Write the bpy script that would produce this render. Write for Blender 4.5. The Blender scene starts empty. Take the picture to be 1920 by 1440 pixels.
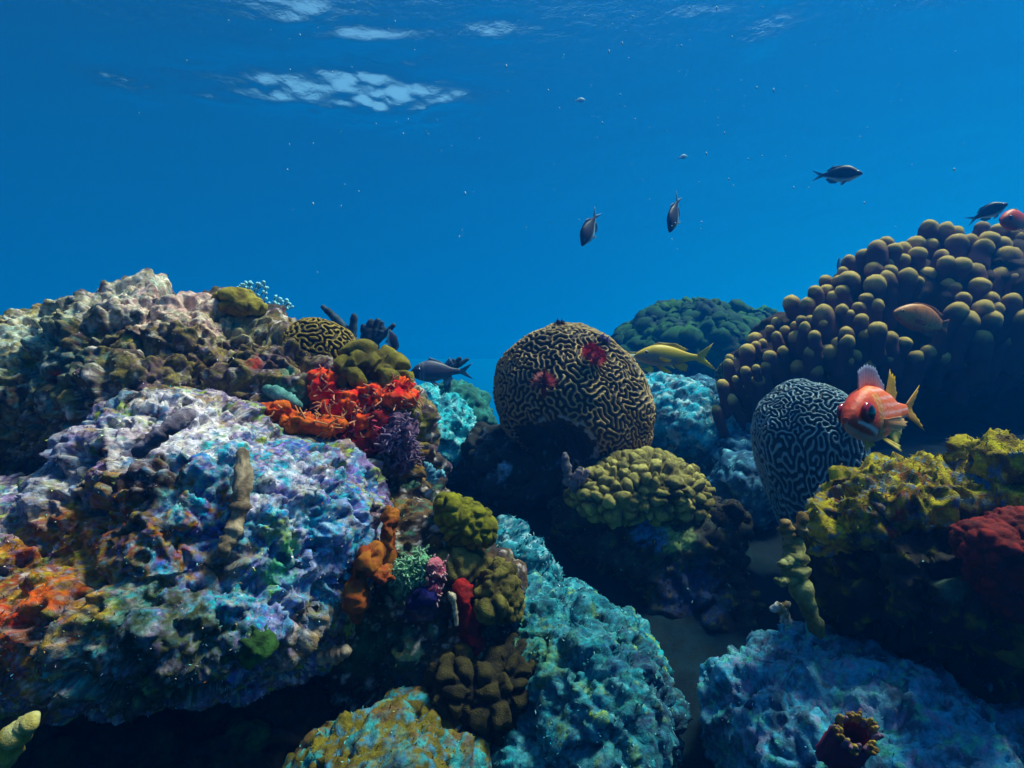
import bpy, bmesh, math, random
import numpy as np
from mathutils import Vector, Matrix, Euler

# ------------------------------------------------------------------ camera, world, sun
SC = bpy.context.scene
COL = SC.collection
F = 1048.0                       # focal length in photograph pixels (1920 wide)

def W(px, py, Y):
    """point in the world that the photograph shows at px, py when it stands Y metres away"""
    return np.array([(px - 960) / F * Y, Y, (720 - py) / F * Y])

cam_data = bpy.data.cameras.new("camera")
cam_data.sensor_width = 36.0
cam_data.lens = 36.0 * F / 1920.0
cam_data.clip_start = 0.02
cam_data.clip_end = 1000
cam = bpy.data.objects.new("camera", cam_data)
cam.rotation_euler = (math.radians(90), 0, 0)
COL.objects.link(cam)
SC.camera = cam

SUN_DIR = Vector((0.42, 0.14, 0.9)).normalized()
SUN_EL = math.asin(SUN_DIR.z)
SUN_AZ = math.atan2(SUN_DIR.x, SUN_DIR.y)

world = bpy.data.worlds.new("World")
SC.world = world
world.use_nodes = True
wt = world.node_tree
wt.nodes.clear()
def wn(t, **kw):
    n = wt.nodes.new(t)
    for k, v in kw.items():
        setattr(n, k, v)
    return n
def wl(a, b): wt.links.new(a, b)
w_out = wn('ShaderNodeOutputWorld')
w_mix = wn('ShaderNodeMixShader')
w_deep = wn('ShaderNodeBackground')
w_sky = wn('ShaderNodeBackground')
w_tc = wn('ShaderNodeTexCoord')
w_sep = wn('ShaderNodeSeparateXYZ')
wl(w_tc.outputs['Generated'], w_sep.inputs[0])
sky = wn('ShaderNodeTexSky', sky_type='NISHITA')
sky.sun_disc = False
sky.sun_elevation = SUN_EL
sky.sun_rotation = SUN_AZ
tint = wn('ShaderNodeMix', data_type='RGBA', blend_type='MULTIPLY')
tint.inputs['Factor'].default_value = 1.0
wl(sky.outputs[0], tint.inputs['A'])
tint.inputs['B'].default_value = (0.60, 0.88, 0.90, 1)
wl(tint.outputs['Result'], w_sky.inputs['Color'])
w_sky.inputs['Strength'].default_value = 0.14
# open water: bluer and darker to the left and downwards, lighter towards the sun
m1 = wn('ShaderNodeMath', operation='MULTIPLY_ADD')
wl(w_sep.outputs['X'], m1.inputs[0]); m1.inputs[1].default_value = 0.62; m1.inputs[2].default_value = 0.48
m2 = wn('ShaderNodeMath', operation='MULTIPLY_ADD')
wl(w_sep.outputs['Z'], m2.inputs[0]); m2.inputs[1].default_value = 0.25; wl(m1.outputs[0], m2.inputs[2])
ramp = wn('ShaderNodeValToRGB')
ramp.color_ramp.elements[0].position = 0.0; ramp.color_ramp.elements[0].color = (0.0, 0.030, 0.16, 1)
ramp.color_ramp.elements[1].position = 1.0; ramp.color_ramp.elements[1].color = (0.0, 0.36, 0.50, 1)
e = ramp.color_ramp.elements.new(0.5); e.color = (0.0, 0.085, 0.27, 1)
wl(m2.outputs[0], ramp.inputs[0])
dark = wn('ShaderNodeMapRange', interpolation_type='SMOOTHSTEP')
wl(w_sep.outputs['Z'], dark.inputs['Value'])
dark.inputs['From Min'].default_value = -0.55; dark.inputs['From Max'].default_value = -0.02
dark.inputs['To Min'].default_value = 0.10; dark.inputs['To Max'].default_value = 1.0
wl(ramp.outputs[0], w_deep.inputs['Color'])
wl(dark.outputs[0], w_deep.inputs['Strength'])
mfac = wn('ShaderNodeMapRange', interpolation_type='SMOOTHSTEP')
wl(w_sep.outputs['Z'], mfac.inputs['Value'])
mfac.inputs['From Min'].default_value = 0.20; mfac.inputs['From Max'].default_value = 0.42
wl(mfac.outputs[0], w_mix.inputs[0])
wl(w_deep.outputs[0], w_mix.inputs[1]); wl(w_sky.outputs[0], w_mix.inputs[2])
wl(w_mix.outputs[0], w_out.inputs[0])

sun_data = bpy.data.lights.new("sun", 'SUN')
sun_data.energy = 5.0
sun_data.angle = math.radians(14)          # daylight spread by the moving surface
sun_data.color = (1.0, 0.90, 0.74)
sun = bpy.data.objects.new("sun", sun_data)
sun.rotation_euler = SUN_DIR.to_track_quat('Z', 'Y').to_euler()
COL.objects.link(sun)

SC.view_settings.view_transform = 'Standard'
SC.view_settings.look = 'None'
SC.view_settings.exposure = 0.55
SC.view_settings.gamma = 1.0
SC.render.engine = 'CYCLES'
cy = SC.cycles
cy.max_bounces = 5; cy.diffuse_bounces = 2; cy.glossy_bounces = 2; cy.transmission_bounces = 2
cy.volume_bounces = 1; cy.transparent_max_bounces = 8
cy.use_denoising = True
cy.sample_clamp_indirect = 4.0
try:
    cy.denoiser = 'OPENIMAGEDENOISE'
    cy.denoising_prefilter = 'ACCURATE'
    cy.denoising_input_passes = 'RGB_ALBEDO_NORMAL'
except Exception:
    pass

RNG = np.random.default_rng(11)
random.seed(11)

# ------------------------------------------------------------------ numeric helpers
def lin(r, g, b):
    c = np.array([r, g, b]) / 255.0
    return np.where(c <= 0.04045, c / 12.92, ((c + 0.055) / 1.055) ** 2.4)

def sstep(a, b, x):
    t = np.clip((x - a) / (b - a), 0, 1)
    return t * t * (3 - 2 * t)

_G = np.array([[1,1,0],[-1,1,0],[1,-1,0],[-1,-1,0],[1,0,1],[-1,0,1],[1,0,-1],[-1,0,-1],
               [0,1,1],[0,-1,1],[0,1,-1],[0,-1,-1],[1,1,0],[-1,1,0],[0,-1,1],[0,-1,-1]], float)
def _hash(x, y, z, s):
    h = (x * 374761393 + y * 668265263 + z * 1442695041 + s * 1274126177) & 0xffffffff
    h = ((h ^ (h >> 13)) * 1274126177) & 0xffffffff
    return h ^ (h >> 16)
def perlin(P, seed=0):
    i = np.floor(P).astype(np.int64); f = P - i
    u = f * f * f * (f * (f * 6 - 15) + 10)
    out = np.zeros(len(P))
    for dx in (0, 1):
        wx = u[:, 0] if dx else 1 - u[:, 0]
        for dy in (0, 1):
            wy = u[:, 1] if dy else 1 - u[:, 1]
            for dz in (0, 1):
                wz = u[:, 2] if dz else 1 - u[:, 2]
                g = _G[_hash(i[:, 0] + dx, i[:, 1] + dy, i[:, 2] + dz, seed) & 15]
                out += wx * wy * wz * (g[:, 0] * (f[:, 0] - dx) + g[:, 1] * (f[:, 1] - dy) + g[:, 2] * (f[:, 2] - dz))
    return out
def fbm(P, oct=4, seed=0, gain=0.5):
    a, s, n = 1.0, np.zeros(len(P)), 0.0
    for k in range(oct):
        s += a * perlin(P * 2.03 ** k + 17.3 * k, seed + k)
        n += a; a *= gain
    return s / n * 1.6
def ridged(P, oct=3, seed=0):
    a, s, n = 1.0, np.zeros(len(P)), 0.0
    for k in range(oct):
        s += a * (1 - 2.2 * np.abs(perlin(P * 2.03 ** k + 9.1 * k, seed + k)))
        n += a; a *= 0.5
    return s / n
def worley(P, seed=0):
    i = np.floor(P).astype(np.int64)
    f1 = np.full(len(P), 9.0); f2 = np.full(len(P), 9.0); cid = np.zeros(len(P))
    for dx in (-1, 0, 1):
        for dy in (-1, 0, 1):
            for dz in (-1, 0, 1):
                c = i + (dx, dy, dz)
                h = _hash(c[:, 0], c[:, 1], c[:, 2], seed)
                q = c + np.stack([(h & 1023) / 1023.0, ((h >> 10) & 1023) / 1023.0, ((h >> 20) & 1023) / 1023.0], 1)
                d = np.sqrt(((q - P) ** 2).sum(1))
                new = d < f1
                f2 = np.where(new, f1, np.minimum(f2, d))
                cid = np.where(new, (h % 977) / 977.0, cid)
                f1 = np.where(new, d, f1)
    return f1, f2, cid

def edges_of(Fc):
    k = Fc.shape[1]
    e = np.concatenate([Fc[:, [j, (j + 1) % k]] for j in range(k)])
    e.sort(axis=1)
    return np.unique(e[:, 0].astype(np.int64) * 10000000 + e[:, 1])
class Graph:
    def __init__(s, n, Fc):
        key = edges_of(Fc)
        s.a = key // 10000000; s.b = key % 10000000; s.n = n
        s.deg = np.maximum(np.bincount(s.a, minlength=n) + np.bincount(s.b, minlength=n), 1)
    def avg(s, u):
        if u.ndim == 1:
            return (np.bincount(s.a, u[s.b], s.n) + np.bincount(s.b, u[s.a], s.n)) / s.deg
        return np.stack([s.avg(u[:, j]) for j in range(u.shape[1])], 1)
def normals(V, Fc):
    a = V[Fc[:, 0]]; b = V[Fc[:, 1]]; c = V[Fc[:, 2]]
    if Fc.shape[1] == 4:
        n = np.cross(c - a, V[Fc[:, 3]] - b)
    else:
        n = np.cross(b - a, c - a)
    out = np.zeros_like(V)
    for k in range(Fc.shape[1]):
        for j in range(3):
            out[:, j] += np.bincount(Fc[:, k], n[:, j], len(V))
    return out / np.maximum(np.linalg.norm(out, axis=1, keepdims=True), 1e-12)

# ------------------------------------------------------------------ object helpers
def tag(o, label=None, cat=None, group=None, kind=None):
    if label: o['label'] = label
    if cat: o['category'] = cat
    if group: o['group'] = group
    if kind: o['kind'] = kind
    return o
def empty(name, loc, label, cat, group=None):
    o = bpy.data.objects.new(name, None)
    o.empty_display_size = 0.05
    o.location = Vector([float(v) for v in loc])
    COL.objects.link(o)
    return tag(o, label, cat, group)
def mk(name, V, faces, m, parent=None, C=None, smooth=True, origin=None):
    """one mesh object; V in world (or thing) coordinates, faces: list of index arrays of equal width"""
    V = np.asarray(V, float)
    if origin is not None: V = V - np.asarray(origin, float)
    if isinstance(faces, np.ndarray): faces = [faces]
    faces = [np.asarray(f, np.int32) for f in faces if len(f)]
    me = bpy.data.meshes.new(name)
    me.vertices.add(len(V)); me.vertices.foreach_set('co', V.astype(np.float32).ravel())
    loops = np.concatenate([f.ravel() for f in faces]).astype(np.int32)
    tot = np.concatenate([np.full(len(f), f.shape[1], np.int32) for f in faces])
    start = np.concatenate([[0], np.cumsum(tot)[:-1]]).astype(np.int32)
    me.loops.add(len(loops)); me.loops.foreach_set('vertex_index', loops)
    me.polygons.add(len(tot)); me.polygons.foreach_set('loop_start', start)
    me.polygons.foreach_set('loop_total', tot)
    me.polygons.foreach_set('use_smooth', np.full(len(tot), bool(smooth)))
    me.update(calc_edges=True)
    if C is not None:
        C = np.asarray(C, float)
        if C.ndim == 1: C = np.tile(C, (len(V), 1))
        at = me.color_attributes.new('Col', 'FLOAT_COLOR', 'POINT')
        at.data.foreach_set('color', np.concatenate([C, np.ones((len(C), 1))], 1).astype(np.float32).ravel())
    me.materials.append(m)
    o = bpy.data.objects.new(name, me)
    if origin is not None and parent is None: o.location = Vector([float(v) for v in origin])
    if parent is not None: o.parent = parent
    COL.objects.link(o)
    return o

class MB:
    """collects pieces of ONE mesh"""
    def __init__(s): s.V = []; s.F = {}; s.C = []; s.n = 0
    def add(s, V, faces, C):
        V = np.asarray(V, float)
        if isinstance(faces, np.ndarray): faces = [faces]
        for f in faces:
            if len(f):
                s.F.setdefault(f.shape[1], []).append(np.asarray(f) + s.n)
        C = np.asarray(C, float)
        if C.ndim == 1: C = np.tile(C, (len(V), 1))
        s.V.append(V); s.C.append(C); s.n += len(V)
        return s
    def build(s, name, m, parent=None, smooth=True, origin=None):
        return mk(name, np.concatenate(s.V), [np.concatenate(v) for v in s.F.values()], m, parent, np.concatenate(s.C), smooth, origin)

_ico = {}
def ico(n):
    if n not in _ico:
        bm = bmesh.new(); bmesh.ops.create_icosphere(bm, subdivisions=n, radius=1.0)
        V = np.array([v.co[:] for v in bm.verts]); Fc = np.array([[v.index for v in f.verts] for f in bm.faces])
        bm.free(); _ico[n] = (V, Fc)
    return _ico[n]

def tube(path, rad, seg=10, cap=True):
    """tapered round tube through path; ends domed when cap"""
    P = np.asarray(path, float); R = np.asarray(rad, float)
    if cap:
        t0 = P[0] - P[1]; t0 /= np.linalg.norm(t0); t1 = P[-1] - P[-2]; t1 /= np.linalg.norm(t1)
        a = [(math.sin(x), math.cos(x)) for x in (0.4, 0.8, 1.15, 1.45)]
        P = np.concatenate([[P[0] + t0 * R[0] * s for s, c in a[::-1]], P, [P[-1] + t1 * R[-1] * s for s, c in a]])
        R = np.concatenate([[R[0] * c for s, c in a[::-1]], R, [R[-1] * c for s, c in a]])
    T = np.gradient(P, axis=0); T /= np.linalg.norm(T, axis=1, keepdims=True) + 1e-12
    u = np.cross(T[0], (0.3, 0.9, 0.2)); u /= np.linalg.norm(u)
    ang = np.linspace(0, 2 * math.pi, seg, endpoint=False)
    V = []
    for p, t, r in zip(P, T, R):
        u = u - t * np.dot(u, t); u /= np.linalg.norm(u) + 1e-12
        v = np.cross(t, u)
        V.append(p + r * (np.cos(ang)[:, None] * u + np.sin(ang)[:, None] * v))
    n = len(P); V = np.concatenate(V)
    i = np.arange(n - 1)[:, None] * seg; j = np.arange(seg)[None, :]; k = (j + 1) % seg
    Q = np.stack([i + j, i + k, i + seg + k, i + seg + j], -1).reshape(-1, 4)
    capf = [np.arange(seg)[::-1][None, :], (np.arange(seg) + (n - 1) * seg)[None, :]]
    return V, [Q] + ([np.concatenate(capf)] if seg != 4 else [])

def blob(ells, voxel, smooth=6):
    """union of ellipsoids (px, py, Y, radius px, radius py, radius in depth) as one skin of even quads"""
    V0, F0 = ico(4)
    VV, FF = [], []; n = 0
    for (px, py, Y, rx, rz, ry) in ells:
        c = W(px, py, Y)
        VV.append(V0 * (rx * Y / F, ry, rz * Y / F) + c); FF.append(F0 + n); n += len(V0)
    VV = np.concatenate(VV); FF = np.concatenate(FF)
    me = bpy.data.meshes.new('tmp'); me.from_pydata(VV.tolist(), [], FF.tolist())
    o = bpy.data.objects.new('tmp', me); COL.objects.link(o)
    md = o.modifiers.new('r', 'REMESH'); md.mode = 'VOXEL'; md.voxel_size = voxel
    ev = o.evaluated_get(bpy.context.evaluated_depsgraph_get()); m2 = ev.to_mesh()
    V = np.empty(len(m2.vertices) * 3, np.float32); m2.vertices.foreach_get('co', V)
    L = np.empty(len(m2.loops), np.int32); m2.loops.foreach_get('vertex_index', L)
    T = np.empty(len(m2.polygons), np.int32); m2.polygons.foreach_get('loop_total', T)
    assert (T == 4).all()
    ev.to_mesh_clear(); bpy.data.objects.remove(o); bpy.data.meshes.remove(me)
    V = V.reshape(-1, 3).astype(float); Q = L.reshape(-1, 4).copy()
    g = Graph(len(V), Q)
    for _ in range(smooth): V = 0.4 * V + 0.6 * g.avg(V)
    return V, Q, g

# ------------------------------------------------------------------ materials
def surf(name, rough=0.8, spec=0.25, bump_scale=90.0, bump=0.5, bdist=0.004, mottle=0.35, mscale=60.0, coat=0.0, trans=0.0, col=None, sss=0.0, cells=0.0, cell_amt=0.0, alpha=1.0):
    m = bpy.data.materials.new(name); m.use_nodes = True
    nt = m.node_tree; b = nt.nodes['Principled BSDF']
    def nd(t, **kw):
        n = nt.nodes.new(t)
        for k, v in kw.items(): setattr(n, k, v)
        return n
    tc = nd('ShaderNodeTexCoord')
    if col is None:
        at = nd('ShaderNodeAttribute', attribute_name='Col'); src = at.outputs['Color']
    else:
        rgb = nd('ShaderNodeRGB'); rgb.outputs[0].default_value = (*col, 1); src = rgb.outputs[0]
    nz = nd('ShaderNodeTexNoise'); nz.inputs['Scale'].default_value = mscale; nz.inputs['Detail'].default_value = 5; nz.inputs['Roughness'].default_value = 0.65
    nt.links.new(tc.outputs['Object'], nz.inputs['Vector'])
    mr = nd('ShaderNodeMapRange'); mr.inputs['From Min'].default_value = 0.3; mr.inputs['From Max'].default_value = 0.7
    mr.inputs['To Min'].default_value = 1 - mottle; mr.inputs['To Max'].default_value = 1 + mottle
    nt.links.new(nz.outputs['Fac'], mr.inputs['Value'])
    mx = nd('ShaderNodeVectorMath', operation='SCALE')
    nt.links.new(src, mx.inputs[0]); nt.links.new(mr.outputs[0], mx.inputs['Scale'])
    nt.links.new(mx.outputs[0], b.inputs['Base Color'])
    b.inputs['Roughness'].default_value = rough
    b.inputs['Specular IOR Level'].default_value = spec
    b.inputs['Alpha'].default_value = alpha
    if coat: b.inputs['Coat Weight'].default_value = coat
    if trans: b.inputs['Transmission Weight'].default_value = trans
    if sss:
        b.inputs['Subsurface Weight'].default_value = sss; b.inputs['Subsurface Scale'].default_value = 0.01
    if bump:
        n2 = nd('ShaderNodeTexNoise'); n2.inputs['Scale'].default_value = bump_scale; n2.inputs['Detail'].default_value = 6; n2.inputs['Roughness'].default_value = 0.7
        nt.links.new(tc.outputs['Object'], n2.inputs['Vector'])
        bp = nd('ShaderNodeBump'); bp.inputs['Strength'].default_value = bump; bp.inputs['Distance'].default_value = bdist
        hgt = n2.outputs['Fac']
        if cells:
            vo = nd('ShaderNodeTexVoronoi'); vo.inputs['Scale'].default_value = cells
            nt.links.new(tc.outputs['Object'], vo.inputs['Vector'])
            ma = nd('ShaderNodeMath', operation='MULTIPLY_ADD'); ma.inputs[1].default_value = cell_amt
            nt.links.new(vo.outputs['Distance'], ma.inputs[0]); nt.links.new(n2.outputs['Fac'], ma.inputs[2]); hgt = ma.outputs[0]
            md = nd('ShaderNodeMath', operation='MULTIPLY_ADD'); md.inputs[1].default_value = -0.22 * cell_amt; md.inputs[2].default_value = 1.0 + 0.10 * cell_amt
            nt.links.new(vo.outputs['Distance'], md.inputs[0])
            m3 = nd('ShaderNodeMath', operation='MULTIPLY'); nt.links.new(mr.outputs[0], m3.inputs[0]); nt.links.new(md.outputs[0], m3.inputs[1])
            nt.links.new(m3.outputs[0], mx.inputs['Scale'])
        nt.links.new(hgt, bp.inputs['Height']); nt.links.new(bp.outputs[0], b.inputs['Normal'])
    return m

M = {
    'rock': surf('encrusted_rock', 0.85, 0.25, 120, 0.9, 0.006, 0.45, 110),
    'turf': surf('algae_turf', 0.7, 0.3, 100, 0, 0, 0.3, 200),
    'sand': surf('sand', 0.95, 0.1, 160, 0.6, 0.004, 0.3, 50),
    'coral': surf('hard_coral', 0.85, 0.2, 150, 0.9, 0.004, 0.35, 120, cells=420, cell_amt=.7),
    'brain': surf('brain_coral', 0.7, 0.25, 300, 0.4, 0.0015, 0.2, 160),
    'sponge': surf('sponge', 0.85, 0.2, 160, 0.9, 0.004, 0.35, 90),
    'soft': surf('soft_coral', 0.8, 0.2, 300, 0.5, 0.002, 0.25, 150),
    'fish': surf('fish_skin', 0.52, 0.35, 350, 0.45, 0.0010, 0.12, 60, cells=190, cell_amt=.8),
    'fin': surf('fish_fin', 0.5, 0.35, 200, 0.1, 0.001, 0.2, 150, alpha=0.7),
    'eye': surf('fish_eye', 0.12, 0.6, 100, 0, 0, 0.05, 100),
    'worm': surf('worm_crown', 0.6, 0.3, 400, 0.2, 0.001, 0.2, 300),
}

# ------------------------------------------------------------------ water surface, seabed
def structure(o): o['kind'] = 'structure'; return o

def grid(xs, ys):
    X, Y = np.meshgrid(xs, ys); n, m = len(ys), len(xs)
    i = np.arange(n - 1)[:, None] * m; j = np.arange(m - 1)[None, :]
    Q = np.stack([i + j, i + j + 1, i + m + j + 1, i + m + j], -1).reshape(-1, 4)
    return X.ravel(), Y.ravel(), Q

SURF = 5.0
def water_surface():
    xs = np.concatenate([np.linspace(-80, -13, 60, endpoint=False), np.arange(-13, 13, 0.08), np.linspace(13, 80, 60)])
    ys = np.concatenate([np.linspace(-30, 6, 60, endpoint=False), np.arange(6, 18, 0.05), np.linspace(18, 110, 70)])
    X, Y, Q = grid(xs, ys)
    P2 = np.stack([X, Y, np.zeros_like(X)], 1)
    wob = fbm(P2 * 0.5, 2, 5)
    Z = 0.05 * np.sin(0.8 * Y + 0.3 * X + 2.0 * wob) + 0.02 * np.sin(1.7 * Y - 0.7 * X + 3 * wob)
    Z += 0.03 * fbm(P2 * np.array([0.7, 1.0, 1]), 3, 31) + 0.006 * fbm(P2 * np.array([3.0, 5.0, 1]), 3, 41)
    Z *= 0.14
    # steeper wave backs that let the sky through
    for (px, py, wx, wy, a) in ((530, 163, 95, 24, 1.0), (705, 176, 80, 30, 1.05), (570, 14, 80, 22, 1.05), (655, 55, 55, 18, 0.9),
                                (925, 55, 45, 16, 0.62), (1440, 52, 30, 30, 0.42), (840, 178, 60, 14, 0.55), (228, 152, 40, 22, 0.55),
                                (740, 65, 60, 10, 0.58), (1300, 20, 40, 12, 0.32), (1740, 6, 40, 12, 0.32)):
        Yc = SURF * F / (720 - py); Xc = (px - 960) / F * Yc
        sx = wx * Yc / F * 1.15; sy = wy / (720 - py) * Yc * 1.35
        d = (Y - Yc + 0.45 * sy * fbm(P2 * 2.2 / sx, 4, 7 + px % 13)) / sy
        env = np.exp(-((X - Xc) / sx) ** 2 * (1 + 0.8 * fbm(P2 * 2.2, 2, 3 + px % 7)))
        Z += -a * 0.30 * sy * d * np.exp(-d * d) * env * 1.25
    m = bpy.data.materials.new('water_surface'); m.use_nodes = True
    nt = m.node_tree; nt.nodes.clear()
    out = nt.nodes.new('ShaderNodeOutputMaterial'); mix = nt.nodes.new('ShaderNodeMixShader')
    fr = nt.nodes.new('ShaderNodeFresnel'); fr.inputs['IOR'].default_value = 1.33
    gl = nt.nodes.new('ShaderNodeBsdfGlossy'); gl.inputs['Roughness'].default_value = 0.42; gl.inputs['Color'].default_value = (0.95, 0.98, 1, 1)
    tr = nt.nodes.new('ShaderNodeBsdfTransparent'); tr.inputs['Color'].default_value = (0.96, 1, 1, 1)
    nz = nt.nodes.new('ShaderNodeTexNoise'); nz.inputs['Scale'].default_value = 3.5; nz.inputs['Detail'].default_value = 8; nz.inputs['Roughness'].default_value = 0.6
    tc = nt.nodes.new('ShaderNodeTexCoord'); bp = nt.nodes.new('ShaderNodeBump')
    bp.inputs['Strength'].default_value = 0.9; bp.inputs['Distance'].default_value = 0.03
    nt.links.new(tc.outputs['Object'], nz.inputs['Vector']); nt.links.new(nz.outputs['Fac'], bp.inputs['Height'])
    nt.links.new(bp.outputs[0], fr.inputs['Normal'])
    nt.links.new(fr.outputs[0], mix.inputs[0]); nt.links.new(tr.outputs[0], mix.inputs[1]); nt.links.new(gl.outputs[0], mix.inputs[2])
    nt.links.new(mix.outputs[0], out.inputs[0])
    structure(mk('water', np.stack([X, Y, SURF + Z], 1), Q, m))
water_surface()

def ground_h(X, Y):
    P2 = np.stack([X, Y, np.zeros_like(X)], 1)
    h = np.interp(Y, [-50, 0, 1.2, 2.2, 3.0, 4.0, 6, 12, 40], [-1.2, -1.05, -0.98, -0.50, -0.40, -0.55, -2.0, -6.5, -9.5])
    h += 0.24 * sstep(1.0, 1.9, X) * sstep(1.5, 2.2, Y) * (1 - sstep(4, 7, Y))
    near = np.clip(1.5 - np.hypot(X, Y) / 12, 0, 1)
    return h + near * (0.05 * fbm(P2 * 2.2, 3, 2) + 0.02 * fbm(P2 * 9, 3, 4)) + 0.25 * fbm(P2 * 0.3, 3, 8) * sstep(4, 9, Y)
def seabed():
    xs = np.concatenate([np.linspace(-44, -3, 50, endpoint=False), np.arange(-3, 3.5, 0.02), np.linspace(3.5, 44, 50)])
    ys = np.concatenate([np.linspace(-12, 0.4, 20, endpoint=False), np.arange(0.4, 5, 0.02), np.linspace(5, 56, 60)])
    X, Y, Q = grid(xs, ys)
    P = np.stack([X, Y, ground_h(X, Y)], 1)
    c = lin(12, 36, 48) * np.ones((len(X), 1))
    a = sstep(-0.05, 0.15, fbm(P * 4, 4, 3))[:, None]; c = c * (1 - a) + lin(10, 28, 40) * a
    a = sstep(0.2, 0.3, fbm(P * 22, 3, 13))[:, None]; c = c * (1 - 0.7 * a) + lin(20, 32, 38) * 0.7 * a
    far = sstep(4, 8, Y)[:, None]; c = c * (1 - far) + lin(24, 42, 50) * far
    structure(mk('seabed', P, Q, M['sand'], C=c))
seabed()

# ------------------------------------------------------------------ reef rock
def colour(P, base, layers=(), patches=(), seed=0):
    c = np.tile(np.asarray(base, float), (len(P), 1))
    for k, (col, scale, thr, soft, amt) in enumerate(layers):
        a = sstep(thr - soft, thr + soft, fbm(P / scale, 4, seed + 10 * k, 0.6))[:, None] * amt
        c = c * (1 - a) + np.asarray(col) * a
    if patches:
        wa = np.stack([fbm(P / 0.06, 3, seed + 91), fbm(P / 0.06, 3, seed + 92), fbm(P / 0.06, 3, seed + 93)], 1)
        fine = fbm(P / 0.022, 3, seed + 95); fine2 = fbm(P / 0.013, 3, seed + 96, 0.65)
        for (ctr, r, col, amt) in patches:
            d = np.linalg.norm(P + wa * 0.55 * r - ctr, axis=1) / r
            a = (sstep(1.15, 0.75, d + 0.45 * fine) * amt * (0.35 + 0.65 * sstep(-0.25, 0.1, fine2)))[:, None]
            col = np.asarray(col)
            if col.ndim == 2:
                col = mixed(P, col, seed + 60)
            c = c * (1 - a) + col * a
    lum = (c @ np.array([.3, .5, .2]))[:, None]
    return np.clip(lum + (c - lum) * 1.38, 0.004, 0.9)

def mixed(P, cols, seed, scale=0.020):
    """fine mosaic of encrusting growth: each cell one of the given colours, soft borders"""
    wp = P + 0.010 * np.stack([perlin(P / 0.012, seed + 1), perlin(P / 0.012, seed + 2), perlin(P / 0.012, seed + 3)], 1)
    big = fbm(P / 0.06, 2, seed + 4) * 0.5
    f1, f2, cid = worley(wp / scale, seed)
    k = np.clip(((cid + big) % 1.0) * len(cols), 0, len(cols) - 1).astype(int)
    c = cols[k]
    h1, h2, hid = worley(wp / (scale * 2.6), seed + 7)
    c2 = cols[np.clip(hid * len(cols), 0, len(cols) - 1).astype(int)]
    return (0.62 * c + 0.38 * c2) * (1 + 0.5 * fbm(P / 0.008, 2, seed + 9))[:, None]

def crust(V, N, seed, amp=1.0, big=0.05, mid=0.022, small=0.010, fine=0.004, pits=0.012):
    d = big * fbm(V / 0.22, 3, seed)
    wp = V + 0.02 * np.stack([perlin(V / 0.05, seed + 1), perlin(V / 0.05, seed + 2), perlin(V / 0.05, seed + 3)], 1)
    f1, f2, cid = worley(wp / 0.075, seed + 5)
    d = d + mid * (0.6 - 1.1 * f1 * f1) * (0.5 + cid) + 0.5 * mid * ridged(wp / 0.09, 2, seed + 6)
    g1, g2, c2 = worley(wp / 0.028, seed + 7)
    d = d + small * (0.55 - 1.1 * g1 * g1) * (0.4 + 1.2 * c2)
    d = d + fine * 1.2 * fbm(wp / 0.012, 3, seed + 8, 0.7)
    p = sstep(0.16, 0.30, fbm(wp / 0.055, 3, seed + 9)) + sstep(0.30, 0.36, 1 - g1) * (c2 > 0.86)
    d = d - pits * np.clip(p, 0, 1)
    return d * amp

def grain_h(V, voxel, seed, amt=1.0):
    """knobbly crust: small domes of mixed size, creases between them and a few round pores"""
    s1 = max(0.016, voxel * 3.6)
    wp = V + 0.35 * s1 * np.stack([perlin(V / s1, seed + 41), perlin(V / s1, seed + 42), perlin(V / s1, seed + 43)], 1)
    f1, f2, cid = worley(wp / s1, seed + 44)
    on = sstep(-0.35, 0.15, fbm(V / 0.07, 2, seed + 45))
    h = 0.30 * s1 * (0.8 - 1.5 * f1 * f1) * (0.25 + 1.1 * cid ** 2) * on + 0.10 * s1 * fbm(V / (s1 * 0.55), 2, seed + 46)
    p1, p2, pid = worley(V / 0.05, seed + 47)
    h = h - 0.012 * sstep(0.30, 0.18, p1) * (pid > 0.72) + 0.004 * np.exp(-((p1 - 0.34) / 0.06) ** 2) * (pid > 0.72)
    return h * amt

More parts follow.
